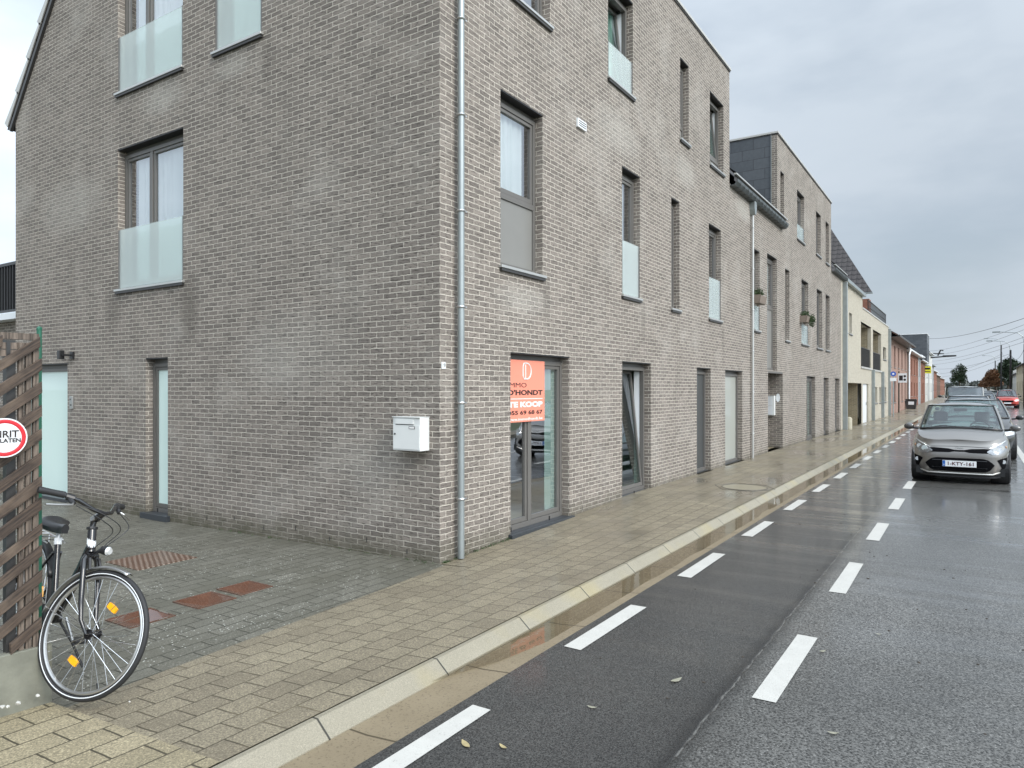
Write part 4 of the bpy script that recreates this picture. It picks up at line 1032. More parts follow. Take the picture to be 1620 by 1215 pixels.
    m = MB(); m.tube([(.302, 0, .735), (.285, 0, .80)], .0135, 10); m.build('seat_post', 'steel', o, smooth=True)
    m = MB(); m.tube([(.305, 0, .725), (.297, 0, .765)], .022, 12); m.build('seat_clamp', 'white', o)
    sd_ = MB(); N = 14
    for i in range(N + 1):
        t = i / N; x = .12 + .28 * t; w_ = .095 * (1 - clamp((t - .15) / .6) ** .9 * .78) * (.75 + .25 * min(1, t / .15)); zt = .845 + .02 * (1 - t) ** 2 - .012 * sin(pi * t)
        for k in range(9):
            a = pi * k / 8; sd_.v.append((x, w_ * cos(a), zt + .028 * sin(a) - .01))
        sd_.v.append((x, -w_ * .8, zt - .04)); sd_.v.append((x, w_ * .8, zt - .04))
    q = 11
    sd_.f = [(i * q + k, i * q + (k + 1) % q, (i + 1) * q + (k + 1) % q, (i + 1) * q + k) for i in range(N) for k in range(q)] + [tuple(range(q)), tuple(N * q + k for k in range(q))[::-1]]
    s1 = sd_.build('saddle', 'black', o, smooth=True)
    m = MB(); m.tube([(.38, 0, .805), (.28, .02, .795), (.17, .04, .81)], .004, 6); m.tube([(.38, 0, .805), (.28, -.02, .795), (.17, -.04, .81)], .004, 6); m.build('saddle_rail', 'steel', s1)
    # fenders
    def fender(c, xd, yd, a0, a1, name, mat):
        c = Vector(c); xd = Vector(xd); yd = Vector(yd); up = xd.cross(yd); mm = MB(); n = 26
        for i in range(n + 1):
            a = lerp(a0, a1, i / n); d = xd * cos(a) + up * sin(a)
            for wv, rr in ((-.027, .356), (-.02, .366), (0, .371), (.02, .366), (.027, .356)): mm.v.append(c + d * rr + yd * wv)
        mm.f = [(i * 5 + k, i * 5 + k + 1, (i + 1) * 5 + k + 1, (i + 1) * 5 + k) for i in range(n) for k in range(4)]
        f_ = mm.build(name, mat, o, smooth=True); sm = f_.modifiers.new('thick', 'SOLIDIFY'); sm.thickness = .003
        return f_
    fender(hub, fxd, fyd, radians(72), radians(172), 'mudguard', 'steel')
    fender((0, 0, .345), (1, 0, 0), (0, 1, 0), radians(30), radians(200), 'mudguard', 'black')
    up = fxd.cross(fyd)
    m = MB()
    for s in (-1, 1): m.tube([hub + fyd * .05 * s, hub + (fxd * cos(2.9) + up * sin(2.9)) * .36 + fyd * .025 * s], .0025, 5)
    m.build('mudguard_stay', 'steel', o)
    # lamp
    lp = S((.965, 0, .79)); m = MB(); m.tube([S((.895, 0, .755)), S((.93, 0, .775)), lp], [.006, .008, .024], 12); m.tube([lp, lp + fxd * .035], [.024, .027], 14); la = m.build('front_lamp', 'black', o, smooth=True)
    m = MB(); m.tube([lp + fxd * .035, lp + fxd * .048], [.026, .018], 14); m.build('lamp_lens', 'lamp_lens', la, smooth=True)
    # brakes
    for s in (-1, 1):
        m = MB(); m.tube([S((.925, s * .035, .735)), S((.955, s * .042, .675))], .009, 6); m.build('brake_caliper', 'black', o)
    # chain side: guard, cranks, pedals, rack, stand
    m = MB(); m.cyl((.47, -.055, .30), (.47, -.06, .30), .085, 24); m.box(.03, .44, -.062, -.05, .295, .385); m.build('chain_guard', 'black', o)
    for s in (-1, 1):
        e = Vector((.47 + s * .13, s * .085, .30 - s * .11)); m = MB(); m.tube([(.47, s * .07, .30), e], [.011, .009], 8); cr_ = m.build('crank', 'steel', o)
        m = MB(); m.box(e.x - .045, e.x + .045, e.y + (0 if s > 0 else -.09), e.y + (.09 if s > 0 else 0), e.z - .012, e.z + .012); m.build('pedal', 'black', cr_, bevel=.004)
    m = MB(); m.tube([(.40, .05, .28), (.47, .13, .14), (.53, .19, .005)], .008, 8); m.build('kickstand', 'black', o)
    m = MB()
    for s in (-1, 1): m.tube([(.27, s * .05, .73), (.1, s * .06, .74), (-.25, s * .06, .74)], .005, 6); m.tube([(-.1, s * .06, .74), (0, s * .06, .35)], .004, 6)
    for x in (.2, .05, -.1, -.24): m.tube([(x, -.06, .74), (x, .06, .74)], .004, 6)
    m.build('luggage_rack', 'steel', o)
    m = MB(); m.box(-.37, -.345, -.04, .04, .60, .66); m.build('rear_reflector', 'red_paint', o)
bicycle()

# ------------------------------------------------------------------ cars
def car(name, label, loc, paint, L=3.6, Wd=1.595, Hh=1.45, nose=.72, cowl=.93, belt=.98, hood=.92, detail='plain', rz=0, group=None, roofp=.74, glassn='car_glass', plate=None, rear=.3, scr=.62):
    root = empty(name, loc, label, 'car', group, rz)
    w = Wd / 2
    # body shell
    N = 120; K = 14; zb = .19
    def ztop(y):
        if y < hood: t = clamp(y / hood); return nose + (cowl - nose) * (1 - (1 - t) ** 1.9)
        return cowl + (belt - cowl) * clamp((y - hood) / 1.2)
    def wk(t, z):   # half width by height
        return w * (.93 + .07 * sin(pi * clamp((z - .15) / .75)) - .09 * clamp((z - .72) / .30) ** 1.6)
    def yf(z):      # nose position by height
        return .03 + .09 * clamp((.40 - z) / .25) ** 2 + .13 * clamp((z - .50) / (nose - .50)) ** 2.2
    def yr(z): return L - .02 - .06 * clamp((.35 - z) / .2) ** 2 - .10 * clamp((z - .6) / .5) ** 2
    P_ = 3.6
    def pt(a, z):
        c, s = cos(a), sin(a); y0, y1 = yf(z), yr(z); hl = (y1 - y0) / 2; yc = (y0 + y1) / 2
        pe = 2 / P_ if s < 0 else 2 / 5.
        # flatter sides, rounder nose
        x = wk(0, z) * (abs(c) ** (2 / 5.5)) * (1 if c >= 0 else -1); y = yc + hl * (abs(s) ** (.42 if s < 0 else .34)) * (1 if s >= 0 else -1)
        return x, y
    an = []
    for i in range(N):
        t = 2 * pi * i / N; an.append(t - .23 * sin(4 * t))
    m = MB(); ring0 = []
    for k in range(K + 1):
        for i in range(N):
            zz = .7
            for _ in range(3): _x, _y = pt(an[i], zz); zt = ztop(_y); zz = zb + (zt - zb) * (k / K)
            x, y = pt(an[i], zz); m.v.append((x, y, zz))
    wheels = [(s * (w - .10), yy) for s in (-1, 1) for yy in (.62 if L < 4 else .80, L - (.56 if L < 4 else .85))]
    RA = .335 if L < 4 else .365
    # pull vertices onto the arch circle
    for i, (x, y, z) in enumerate(m.v):
        if abs(x) > w * .72:
            for _, wy in wheels:
                d = sqrt((y - wy) ** 2 + (z - .30) ** 2)
                if abs(d - RA) < .05 and d > .01: m.v[i] = (x, wy + (y - wy) * RA / d, max(.12, .30 + (z - .30) * RA / d))
    fs = []
    for k in range(K):
        for i in range(N):
            q = (k * N + i, k * N + (i + 1) % N, (k + 1) * N + (i + 1) % N, (k + 1) * N + i)
            cx = sum(m.v[j][0] for j in q) / 4; cy = sum(m.v[j][1] for j in q) / 4; cz = sum(m.v[j][2] for j in q) / 4
            if abs(cx) > w * .72 and any((cy - wy) ** 2 + (cz - .30) ** 2 < (RA - .012) ** 2 for _, wy in wheels): continue
            fs.append(q)
    # hood / deck cap: join left-right
    top = [K * N + i for i in range(N)]; right = [i for i in range(N) if cos(an[i]) > 1e-4]
    right.sort(key=lambda i: sin(an[i])); pairs = []
    for i in right:
        x, y, z = m.v[K * N + i]
        j = min(range(N), key=lambda q: (m.v[K * N + q][0] + x) ** 2 + (m.v[K * N + q][1] - y) ** 2); pairs.append((i, j))
    C_n = 10; rows = []
    for (i, j) in pairs:
        a = Vector(m.v[K * N + i]); b = Vector(m.v[K * N + j]); row = [K * N + i]
        for c in range(1, C_n):
            t = c / C_n; p = a.lerp(b, t); s_ = (2 * t - 1); p.z += .055 * (1 - s_ * s_) * clamp(abs(a.x) / w)
            p.z -= 0
            m.v.append(tuple(p)); row.append(len(m.v) - 1)
        row.append(K * N + j); rows.append(row)
    for r0, r1 in zip(rows, rows[1:]):
        for c in range(C_n): fs.append((r0[c], r0[c + 1], r1[c + 1], r1[c]))
    m.f = fs; body = m.build('body', paint, root, smooth=True)
    def fas(x, z, off=.004):
        y0 = yf(z); y1 = yr(z); hl = (y1 - y0) / 2; yc = (y0 + y1) / 2; xx = clamp(abs(x) / wk(0, z), 0, .9999)
        c = xx ** (5.5 / 2); s = sqrt(max(0, 1 - c * c)); return (x, yc - hl * s ** .42 - off, z)
    # under body
    m = MB(); m.box(-w * .86, w * .86, .18, L - .2, .16, .30); m.build('underbody', 'black', root)
    for sx_, wy in wheels:
        m = MB(); sgn = 1 if sx_ > 0 else -1
        m.ring((sgn * (w - .19), wy, .30), (1, 0, 0), (0, 0, 1), RA - .02, .025, 28, 6, 0, 2 * pi, flat=6.0); m.build('arch_liner', 'black', root)
        wh = empty('wheel', (sgn * (w - .115), wy, .0)); wh.parent = root
        rr = RA - .045
        t_ = MB(); Pp = [(-.09, rr - .07), (-.095, rr - .02), (-.075, rr), (.075, rr), (.095, rr - .02), (.09, rr - .07)]; sg_ = 36
        for i in range(sg_):
            a = 2 * pi * i / sg_
            for (xx, r) in Pp: t_.v.append((xx, r * cos(a), rr + r * sin(a)))
        t_.f = [(i * 6 + k, i * 6 + k + 1, ((i + 1) % sg_) * 6 + k + 1, ((i + 1) % sg_) * 6 + k) for i in range(sg_) for k in range(5)]
        t_.build('tyre', 'rubber', wh, smooth=True)
        r_ = MB(); r_.cyl((sgn * .05, 0, rr), (sgn * .055, 0, rr), rr - .065, 28)
        for q in range(7):
            a = 2 * pi * q / 7; r_.tube([(sgn * .065, 0.02 * cos(a), rr + .02 * sin(a)), (sgn * .07, (rr - .075) * cos(a), rr + (rr - .075) * sin(a))], .018, 6)
        r_.ring((sgn * .06, 0, rr), (1, 0, 0), (0, 0, 1), rr - .07, .012, 28, 6); r_.build('rim', 'steel', wh)
    # greenhouse
    G = 96; ga = [2 * pi * i / G - .20 * sin(8 * pi * i / G) for i in range(G)]
    yb0, yb1 = hood - .05, L - .13; yt0, yt1 = hood - .05 + scr, L - .13 - rear
    wb, wt_ = w * .905, w * roofp; zb_, zt_ = belt - .03, Hh - .05
    lv = 6; g = []
    for k in range(lv + 1):
        t = k / lv; te = t ** 1.15 if True else t
        y0 = lerp(yb0, yt0, t ** 1.08); y1 = lerp(yb1, yt1, t ** 1.4); hw = lerp(wb, wt_, t ** 1.25)
        row = []
        for a in ga:
            c, s = cos(a), sin(a); x = hw * abs(c) ** .25 * (1 if c >= 0 else -1); hl = (y1 - y0) / 2
            y = (y0 + y1) / 2 + hl * abs(s) ** (.40 if s < 0 else .3) * (1 if s >= 0 else -1)
            z = lerp(zb_, zt_, t)
            if s < 0: z -= 0.05 * (1 - t) * (1 - (x / hw) ** 2) * 0
            row.append((x, y, z))
        g.append(row)
    parts = {'windscreen': MB(), 'rear_window': MB(), 'left': MB(), 'right': MB(), 'pillars': MB()}
    for k in range(lv):
        for i in range(G):
            j = (i + 1) % G; q = [g[k][i], g[k][j], g[k + 1][j], g[k + 1][i]]
            am = (ga[i] + (ga[j] if j else 2 * pi)) / 2; c, s = cos(am), sin(am); xn = abs(c) ** .25
            cy = sum(p[1] for p in q) / 4; key = 'pillars'
            if s < 0 and xn < .925: key = 'windscreen'
            elif s > 0 and xn < .90 and 0 < k: key = 'rear_window'
            elif xn > .985 and k < lv - 1:
                f = (cy - yt0) / (yt1 - yt0)
                if not (.40 < f < .47) and not (.9 < f < .98): key = 'right' if c > 0 else 'left'
            if k == 0 and key in ('rear_window',): key = 'pillars'
            parts[key].add(q, [(0, 1, 2, 3)])
    bg = 'pillars'; parts['pillars'].build('pillars', paint, root, smooth=True)
    parts['windscreen'].build('windscreen', glassn, root, smooth=True); parts['rear_window'].build('rear_window', glassn, root, smooth=True)
    parts['left'].build('side_window', glassn, root, smooth=True); parts['right'].build('side_window', glassn, root, smooth=True)
    # roof with crown
    m = MB(); rg = [i for i in range(G) if cos(ga[i]) > 1e-4]; rg.sort(key=lambda i: sin(ga[i])); rows = []
    for i in rg:
        x, y, z = g[lv][i]; row = []
        fy = (y - yt0) / (yt1 - yt0)
        for c in range(13):
            s_ = 1 - 2 * c / 12; m.v.append((x * s_, y, z + (.055 * (1 - s_ ** 2) * (abs(x) / wt_) ** .5 + .0) * (.35 + .65 * sin(pi * clamp(fy * .85 + .1)) ** .6))); row.append(len(m.v) - 1)
        rows.append(row)
    m.f = [(r0[c], r0[c + 1], r1[c + 1], r1[c]) for r0, r1 in zip(rows, rows[1:]) for c in range(12)]
    m.build('roof', paint, root, smooth=True)
    # black seal round the windscreen, wipers
    seal = []
    for k in range(lv + 1):
        fr = [i for i in range(G) if sin(ga[i]) < 0 and abs(cos(ga[i])) ** .25 < .94]
    fr.sort(key=lambda i: cos(ga[i])); l_, r_i = fr[0], fr[-1]
    def off(p): return (p[0], p[1] - .006, p[2] + .004)
    loop = [off(g[k][l_]) for k in range(lv + 1)] + [off(g[lv][i]) for i in fr] + [off(g[k][r_i]) for k in range(lv, -1, -1)]
    m = MB(); m.tube(loop, .010, 6); m.build('windscreen_seal', 'black', root, smooth=True)
    base_ = [off(g[0][i]) for i in fr]; m = MB(); m.tube([(p[0] * 1.0, p[1] - .012, ztop(p[1]) + .055 * (1 - (p[0] / w) ** 2) + .004) for p in base_], .022, 6); m.build('cowl', 'black', root, smooth=True)
    for xs_ in (-.42, .12):
        m = MB(); m.tube([(xs_ - .05, yb0 + .0, cowl + .055), (xs_ + .1, yb0 + .035, cowl + .085), (xs_ + .55 if xs_ < 0 else xs_ + .40, yb0 + .055, cowl + .07)], .008, 5); m.build('wiper', 'black', root)
    # cabin
    m = MB(); m.box(-w * .80, w * .80, hood + .25, hood + .6, .55, .93); m.build('dashboard', 'black', root, bevel=.03)
    m = MB(); m.ring((w * .40, hood + .66, .93), (0, -.9, .5), (1, 0, 0), .175, .014, 30, 8); m.build('steering_wheel', 'black', root)
    for sx_ in (-1, 1):
        m = MB(); m.box(sx_ * w * .45 - .24, sx_ * w * .45 + .24, hood + 1.15, hood + 1.30, .4, 1.03); st = m.build('seat', 'seat', root, bevel=.06)
        m = MB(); m.box(sx_ * w * .45 - .13, sx_ * w * .45 + .13, hood + 1.17, hood + 1.27, 1.06, 1.26); m.build('headrest', 'seat', st, bevel=.045)
    m = MB(); m.box(-w * .7, w * .7, L - 1.0, L - .85, .45, 1.0); m.build('rear_bench', 'seat', root, bevel=.05)
    m = MB(); m.box(-.11, .11, yt0 - .02, yt0 + .0, Hh - .16, Hh - .10); m.build('rear_view_mirror', 'black', root, bevel=.01)
    m = MB(); m.box(-w * .84, w * .84, hood + .2, L - .25, .32, .42); m.build('cabin_floor', 'black', root)
    # wing mirrors
    for sx_ in (-1, 1):
        m = MB(); x0 = sx_ * (w + .02); cx_ = sx_ * (w + .075)
        m.blob((cx_, hood + .30, belt + .00), 1, 2, 0, 0, (.095, .05, .065)); mi = m.build('wing_mirror', 'black_gloss' if detail != 'kia' else 'mirror_grey', root, smooth=True)
        m = MB(); m.tube([(sx_ * (w - .09), hood + .33, belt - .04), (cx_ - sx_ * .06, hood + .31, belt - .03)], .02, 8); m.build('mirror_arm', 'black', mi)
    def ul(nm, x0, x1, zl, zh, mat, off_=.006, n=24, k=5, par=root, sm=True):
        mm = MB()
        for i in range(n + 1):
            x = lerp(x0, x1, i / n)
            for j in range(k + 1): mm.v.append(fas(x, lerp(zl(x), zh(x), j / k), off_))
        mm.f = [(i * (k + 1) + j, (i + 1) * (k + 1) + j, (i + 1) * (k + 1) + j + 1, i * (k + 1) + j + 1) for i in range(n) for j in range(k)]
        return mm.build(nm, mat, par, smooth=sm)
    def ip(tab):
        def f(x):
            x = abs(x)
            for (a, b), (c, d) in zip(tab, tab[1:]):
                if x <= c: return lerp(b, d, clamp((x - a) / (c - a)))
            return tab[-1][1]
        return f
    return dict(root=root, w=w, fas=fas, ul=ul, ip=ip, body=body, ztop=ztop, L=L, yr=yr)

MAT['mirror_grey'] = plain('mirror_grey', (.06, .058, .055), .2, .05, coat=1.)
MAT['mesh_black'] = plain('grille_black', (.004, .004, .005), .8, .1, spec=.08)
K_ = car('parked_car', 'taupe-grey small hatchback parked nearest the camera, facing it, with a white number plate', (4.33, 9.46, ROADZ), 'paint_taupe', detail='kia', L=3.6, Wd=1.595, Hh=1.44, group='cars parked in a row along the road')
def front(Kc, k=1.0, emblem=None, plate=None, grille_mat='mesh_black', led=True):
    ul, ip, fas, root = Kc['ul'], Kc['ip'], Kc['fas'], Kc['root']
    g1 = ul('upper_grille', -.47 * k, .47 * k, ip([(0, .590), (.08, .592), (.16, .575), (.44, .572), (.47, .60)]), ip([(0, .618), (.08, .620), (.17, .640), (.40, .652), (.47, .645)]), grille_mat, .008)
    lo = ul('lower_grille', -.53 * k, .53 * k, ip([(0, .225), (.40, .232), (.47, .27), (.53, .36)]), ip([(0, .475), (.35, .475), (.43, .455), (.50, .40), (.53, .365)]), grille_mat, .008, 32)
    m = MB()
    for z in (.26, .30, .43): m.tube([fas(lerp(-.42 * k, .42 * k, i / 12), z, .014) for i in range(13)], .004, 4)
    m.build('grille_bars', 'black_gloss', lo)
    for s in (-1, 1):
        hl = ul('headlight', s * .42 * k, s * .735 * k, ip([(.42 * k, .590), (.50 * k, .545), (.60 * k, .555), (.70 * k, .615), (.735 * k, .69)]), ip([(.42 * k, .605), (.50 * k, .665), (.60 * k, .715), (.68 * k, .765), (.735 * k, .80)]), 'lamp_dark', .010)
        if led:
            m = MB(); m.tube([fas(s * x * k, z, .016) for x, z in ((.46, .655), (.54, .695), (.62, .735), (.70, .785))], [.006, .010, .012, .006], 6); m.build('daylight_strip', 'lamp_lens', hl, smooth=True)
        for (x, z, r) in ((.545, .63, .050), (.64, .665, .038)):
            c = Vector(fas(s * x * k, z, .012)); d = Vector((s * .35, -1, 0)).normalized(); m = MB(); m.cyl(c, c + d * .012, r, 20); m.build('lamp_reflector', 'lamp_lens', hl)
        c = Vector(fas(s * .705 * k, .675, .012)); m = MB(); m.blob(c, 1, 1, 0, 0, (.02, .012, .03)); m.build('indicator', 'amber_dull', hl)
        rc = ul('fog_recess', s * .575 * k, s * .72 * k, ip([(.575 * k, .44), (.60 * k, .40), (.65 * k, .29), (.72 * k, .27)]), ip([(.575 * k, .452), (.62 * k, .475), (.72 * k, .50)]), grille_mat, .009)
        c = Vector(fas(s * .665 * k, .425, .012)); m = MB(); m.cyl(c, c + Vector((0, -.014, 0)), .034, 18); m.build('fog_lamp', 'lamp_lens', rc)
        m = MB(); m.tube([fas(s * x * k, z, .014) for x, z in ((.735, .49), (.738, .40), (.72, .27), (.62, .235), (.50, .195))], [.004, .006, .009, .011, .012], 6); m.build('trim', 'silver_trim', root, smooth=True)
    m = MB(); m.tube([fas(lerp(-.50 * k, .50 * k, i / 16), .193, .014) for i in range(17)], .012, 6); m.build('trim', 'silver_trim', root, smooth=True)
    # hood shut line
    m = MB(); m.tube([fas(lerp(-.44 * k, .44 * k, i / 16), .668 + .012 * (1 - (lerp(-1, 1, i / 16)) ** 2), .0015) for i in range(17)], .0035, 4); m.build('shut_line', 'black', root)
    ul('lower_lip', -.62 * k, .62 * k, ip([(0, .12), (.62, .13)]), ip([(0, .178), (.48, .178), (.62, .19)]), 'black', .012)
MAT['lamp_dark'] = plain('lamp_housing', (.22, .23, .24), .2, .6, 40., metal=.7, coat=1.)
MAT['amber_dull'] = plain('indicator_amber', (.45, .25, .12), .3, .1, coat=1.)
MAT['silver_trim'] = plain('silver_trim', (.58, .57, .54), .28, .05, metal=.5)
front(K_)
def numplate(Kc, s, x=0, z=.37, w_=.26):
    fas, root = Kc['fas'], Kc['root']; y = fas(x, z, .0)[1] - .022
    m = MB(); m.box(x - w_, x + w_, y, y + .012, z - .055, z + .055); p = m.build('number_plate', 'white', root, bevel=.002)
    if s:
        m = MB(); m.box(x - w_ + .003, x - w_ + .045, y - .002, y - .0005, z - .052, z + .052); m.build('plate_band', 'plate_blue', p)
        text('lettering', s, .088, 'plate_ink', frameM((x + .022, y - .002, z - .002), (1, 0, 0), (0, 0, 1)), p, bold=.0015, sx=1.08)
        text('lettering', 'B', .035, 'white', frameM((x - w_ + .024, y - .003, z - .025), (1, 0, 0), (0, 0, 1)), p)
MAT['plate_ink'] = plain('plate_red', (.07, .008, .012), .4, .05)
numplate(K_, '1-KTY-161')
fe = K_['fas'](0, .655, .012)
m = MB(); EL = [(.062 * cos(2 * pi * i / 28), .030 * sin(2 * pi * i / 28)) for i in range(28)]
m.tube([(p[0], fe[1] - .004, .648 + p[1]) for p in EL] + [(EL[0][0], fe[1] - .004, .648)], .0035, 5); m.build('emblem', 'chrome', K_['root'])
text('emblem_lettering', 'KIA', .034, 'chrome', frameM((0, fe[1] - .005, .648), (1, 0, 0), (0, 0, 1)), K_['root'], bold=.001, sx=1.2)

def simple_front(Kc, k=1.0, mat='mesh_black', plate=True):
    ul, ip, fas, root = Kc['ul'], Kc['ip'], Kc['fas'], Kc['root']
    ul('grille', -.40 * k, .40 * k, ip([(0, .45), (.40, .50)]), ip([(0, .64), (.40, .64)]), mat, .008)
    ul('lower_grille', -.6 * k, .6 * k, ip([(0, .21), (.6, .23)]), ip([(0, .33), (.6, .31)]), mat, .008)
    for s in (-1, 1): ul('headlight', s * .48 * k, s * .78 * k, ip([(.48 * k, .58), (.78 * k, .62)]), ip([(.48 * k, .66), (.78 * k, .72)]), 'lamp_lens', .010)
    if plate: numplate(Kc, None, 0, .40)
c2 = car('parked_car', 'black estate car parked directly behind the taupe hatchback', (4.52, 14.9, ROADZ), 'paint_black', L=4.75, Wd=1.86, Hh=1.47, nose=.74, cowl=.97, belt=1.0, hood=1.15, group='cars parked in a row along the road', scr=.8, rear=.5, roofp=.70, glassn='car_glass')
simple_front(c2, 1.1)
def later(label, loc, paint, Hh=1.5, Wd=1.78, L=4.3, rz=0, k=1.05, group='cars parked in a row along the road', name='parked_car', **kw):
    c = car(name, label, loc, paint, L=L, Wd=Wd, Hh=Hh, hood=kw.pop('hood', 1.0), group=group, rz=rz, glassn='car_glass_dark', **kw); simple_front(c, k)
    return c
later('silver car parked third in the row, behind the black estate', (4.35, 24.5, ROADZ), 'paint_silver', 1.50)
later('white van with a tall roof, parked in the row behind the silver car', (4.15, 33., ROADZ), 'paint_white', 1.86, 1.8, 4.6, name='parked_van', nose=.95, cowl=1.3, belt=1.38, roofp=.88, scr=.5)
later('dark blue-grey car parked fifth in the row, behind the white van', (4.9, 44., ROADZ), 'paint_blue', 1.52)
later('pale silver car far down the row, beyond the blue-grey car', (5.0, 54., ROADZ + gz(54)), 'paint_silver', 1.5)
later('black car parked farthest down the row, under the brown hedge trees', (5.9, 70., ROADZ + gz(70)), 'paint_black', 1.46)
# oncoming traffic
later('red car coming towards the camera on the wet road', (6.95, 68., ROADZ + gz(68)), 'paint_red', 1.50, 1.75, 4.0, group=None, name='oncoming_car')
later('white car following the red one on the road', (7.5, 84., ROADZ + gz(84)), 'paint_white', 1.5, 1.78, 4.2, group=None, name='oncoming_car')

# ------------------------------------------------------------------ row of houses beyond
def house(name, label, x, y0, y1, z0, ze, mat, wins, depth=9, ridge=3.2, roof='tile_brown', doors=(), gut='zinc', parapet=False, eaves=.25, fmat='frame_dark', pane='glass', recess=.14):
    o = empty(name, (0, 0, 0), label, 'house')
    T = TX(x); m = MB(); holes = [tuple(h[:4]) for h in wins] + [tuple(h[:4]) for h in doors]
    wallmesh(m, T, [(y0, -.3), (y1, -.3), (y1, ze), (y0, ze)], holes, recess)
    zr = ze + ridge
    for yy in (y0, y1):
        if parapet: m.quad((x, yy, -.3), (x, yy, ze), (x - depth, yy, ze), (x - depth, yy, -.3))
        else: m.quad((x, yy, -.3), (x, yy, ze), (x - depth / 2, yy, zr), (x - depth, yy, ze), (x - depth, yy, -.3))
    m.quad((x - depth, y0, -.3), (x - depth, y1, -.3), (x - depth, y1, ze), (x - depth, y0, ze))
    m.build('wall', mat, o)
    m = MB()
    if parapet: m.quad((x, y0, ze - .1), (x, y1, ze - .1), (x - depth, y1, ze - .1), (x - depth, y0, ze - .1)); m.build('flat_roof', 'asphalt_roof', o)
    else:
        sl_ = ridge / (depth / 2)
        P = [(x + eaves, ze - eaves * sl_ + .03), (x - depth / 2, zr + .03), (x - depth - .2, ze - .2 * sl_ + .03), (x - depth - .2, ze - .2 * sl_ + .13), (x - depth / 2, zr + .15), (x + eaves, ze - eaves * sl_ + .13)]
        m.prism(P, lambda p: (p[0], y0 - .02, p[1]), lambda p: (p[0], y1 + .02, p[1])); m.build('roof', roof, o)
        m = MB(); zz = ze - eaves * sl_; m.box(x + eaves, x + eaves + .13, y0, y1, zz - .03, zz + .10); m.box(x + .002, x + eaves, y0, y1, zz - .03, zz + .0); m.build('gutter', gut, o)
    for h in wins:
        window(o, T, *h[:4], sill=h[4] if len(h) > 4 else 'metal', sash=False, lintel=False, mat=fmat, dep=recess - .02, mull=((h[0] + h[1]) / 2,) if h[1] - h[0] > 1.0 else (), glass=pane)
    for h in doors:
        d = MB(); boxT(d, T, h[0] + .004, h[1] - .004, recess - .02, recess + .03, h[2] + .02, h[3] - .004); d = d.build('door', h[4], o)
        k = MB(); boxT(k, T, h[0] + .12, h[0] + .16, recess - .07, recess - .02, h[2] + .95, h[2] + 1.1); k.build('handle', 'steel', d)
    m = MB(); m.quad((x - .9, y0 + .1, -.2), (x - .9, y1 - .1, -.2), (x - .9, y1 - .1, ze - .1), (x - .9, y0 + .1, ze - .1)); m.build('interior', 'room', o)
    return o

# cream brick house: lower front with recesses and the tall tiled roof behind
ch = empty('cream_house', (0, 0, 0), 'cream brick house with garage, two recessed balconies and a steep grey tiled roof', 'house')
T0 = TX(0); m = MB()
H1 = [(26.95, 27.72, 4.09, 5.02), (28.2, 29.05, 4.09, 5.02), (37.4, 38.9, .9, 1.78), (39.9, 40.85, .9, 1.78), (42.3, 43.7, .9, 1.78), (41.9, 43.7, 3.46, 4.22)]
RC = [(27.35, 32.2, -.3, 1.95), (32.01, 35.98, 2.77, 4.93), (36.83, 40.85, 2.74, 4.89)]
DR = [(32.7, 34.9, -.3, 1.94)]
wallmesh(m, T0, [(25.92, -.3), (27.34, -.3), (27.34, 1.95), (32.21, 1.95), (32.21, -.3), (45.2, -.3), (45.2, 5.60), (32.6, 5.60), (32.6, 6.22), (25.92, 6.22)], H1 + RC[1:] + [(32.7, 34.9, -.29, 1.94)], .16)
for (a, b, c, d) in RC:
    D_ = 3.2 if c < 0 else 1.5
    m.quad((-.001, a, c), (-D_, a, c), (-D_, a, d), (-.001, a, d)) ; m.quad((-D_, a, c), (-D_, b, c), (-D_, b, d), (-D_, a, d)); m.quad((0, a, d), (-D_, a, d), (-D_, b, d), (0, b, d)); m.quad((0, a, c), (-D_, a, c), (-D_, b, c), (0, b, c))
m.quad((0, 45.2, -.3), (0, 45.2, 5.6), (-9, 45.2, 5.6), (-9, 45.2, -.3))
m.build('wall', 'brick_yellow', ch)
m = MB()
for (a, b, c, d) in RC:
    D_ = 3.18 if c < 0 else 1.48; m = MB(); m.quad((-.17, b - .01, c), (-D_, b - .01, c), (-D_, b - .01, d), (-.17, b - .01, d)); m.build('recess_wall', 'brick_olive', ch)
m = MB(); m.quad((-.4, 35.7, 5.5), (-9, 35.7, 5.5), (-9, 35.7, 6.9), (-.4, 35.7, 6.9)); m.quad((-.4, 35.7, 5.5), (-2.6, 41, 5.5), (-2.6, 41, 6.7), (-.4, 35.7, 6.7))
m.build('side_wall', 'brick_olive', ch)
for h in H1: window(ch, T0, *h, sash=False, lintel=False, mat='frame_dark', dep=.13)
m = MB(); m.box(-.12, -.08, 32.75, 34.85, -.1, 1.93); d = m.build('door', 'white', ch); m = MB(); m.box(-.079, -.05, 34.5, 34.6, .85, 1.0); m.build('handle', 'steel', d)
for (a, b, c) in ((32.01, 35.98, 2.77), (36.83, 40.85, 2.74)):
    m = MB(); m.tube([(-.06, a + .05, c + .95), (-.06, b - .05, c + .95)], .02, 6)
    n_ = 22
    for i in range(n_ + 1): m.tube([(-.06, lerp(a + .05, b - .05, i / n_), c + .02), (-.06, lerp(a + .05, b - .05, i / n_), c + .95)], .011, 5)
    m.build('balcony_rail', 'frame_dark', ch); m = MB(); m.box(-.1, .05, a - .05, b + .05, c - .09, c - .002); m.build('balcony_sill', 'coping', ch)
    m = MB(); m.box(-1.49, -1.44, a + .5, b - .7, c + .02, c + 2.0); g_ = m.build('balcony_door', 'frame_dark', ch); m = MB(); m.box(-1.438, -1.43, a + .6, b - .8, c + .1, c + 1.9); m.build('pane', 'glass', g_)
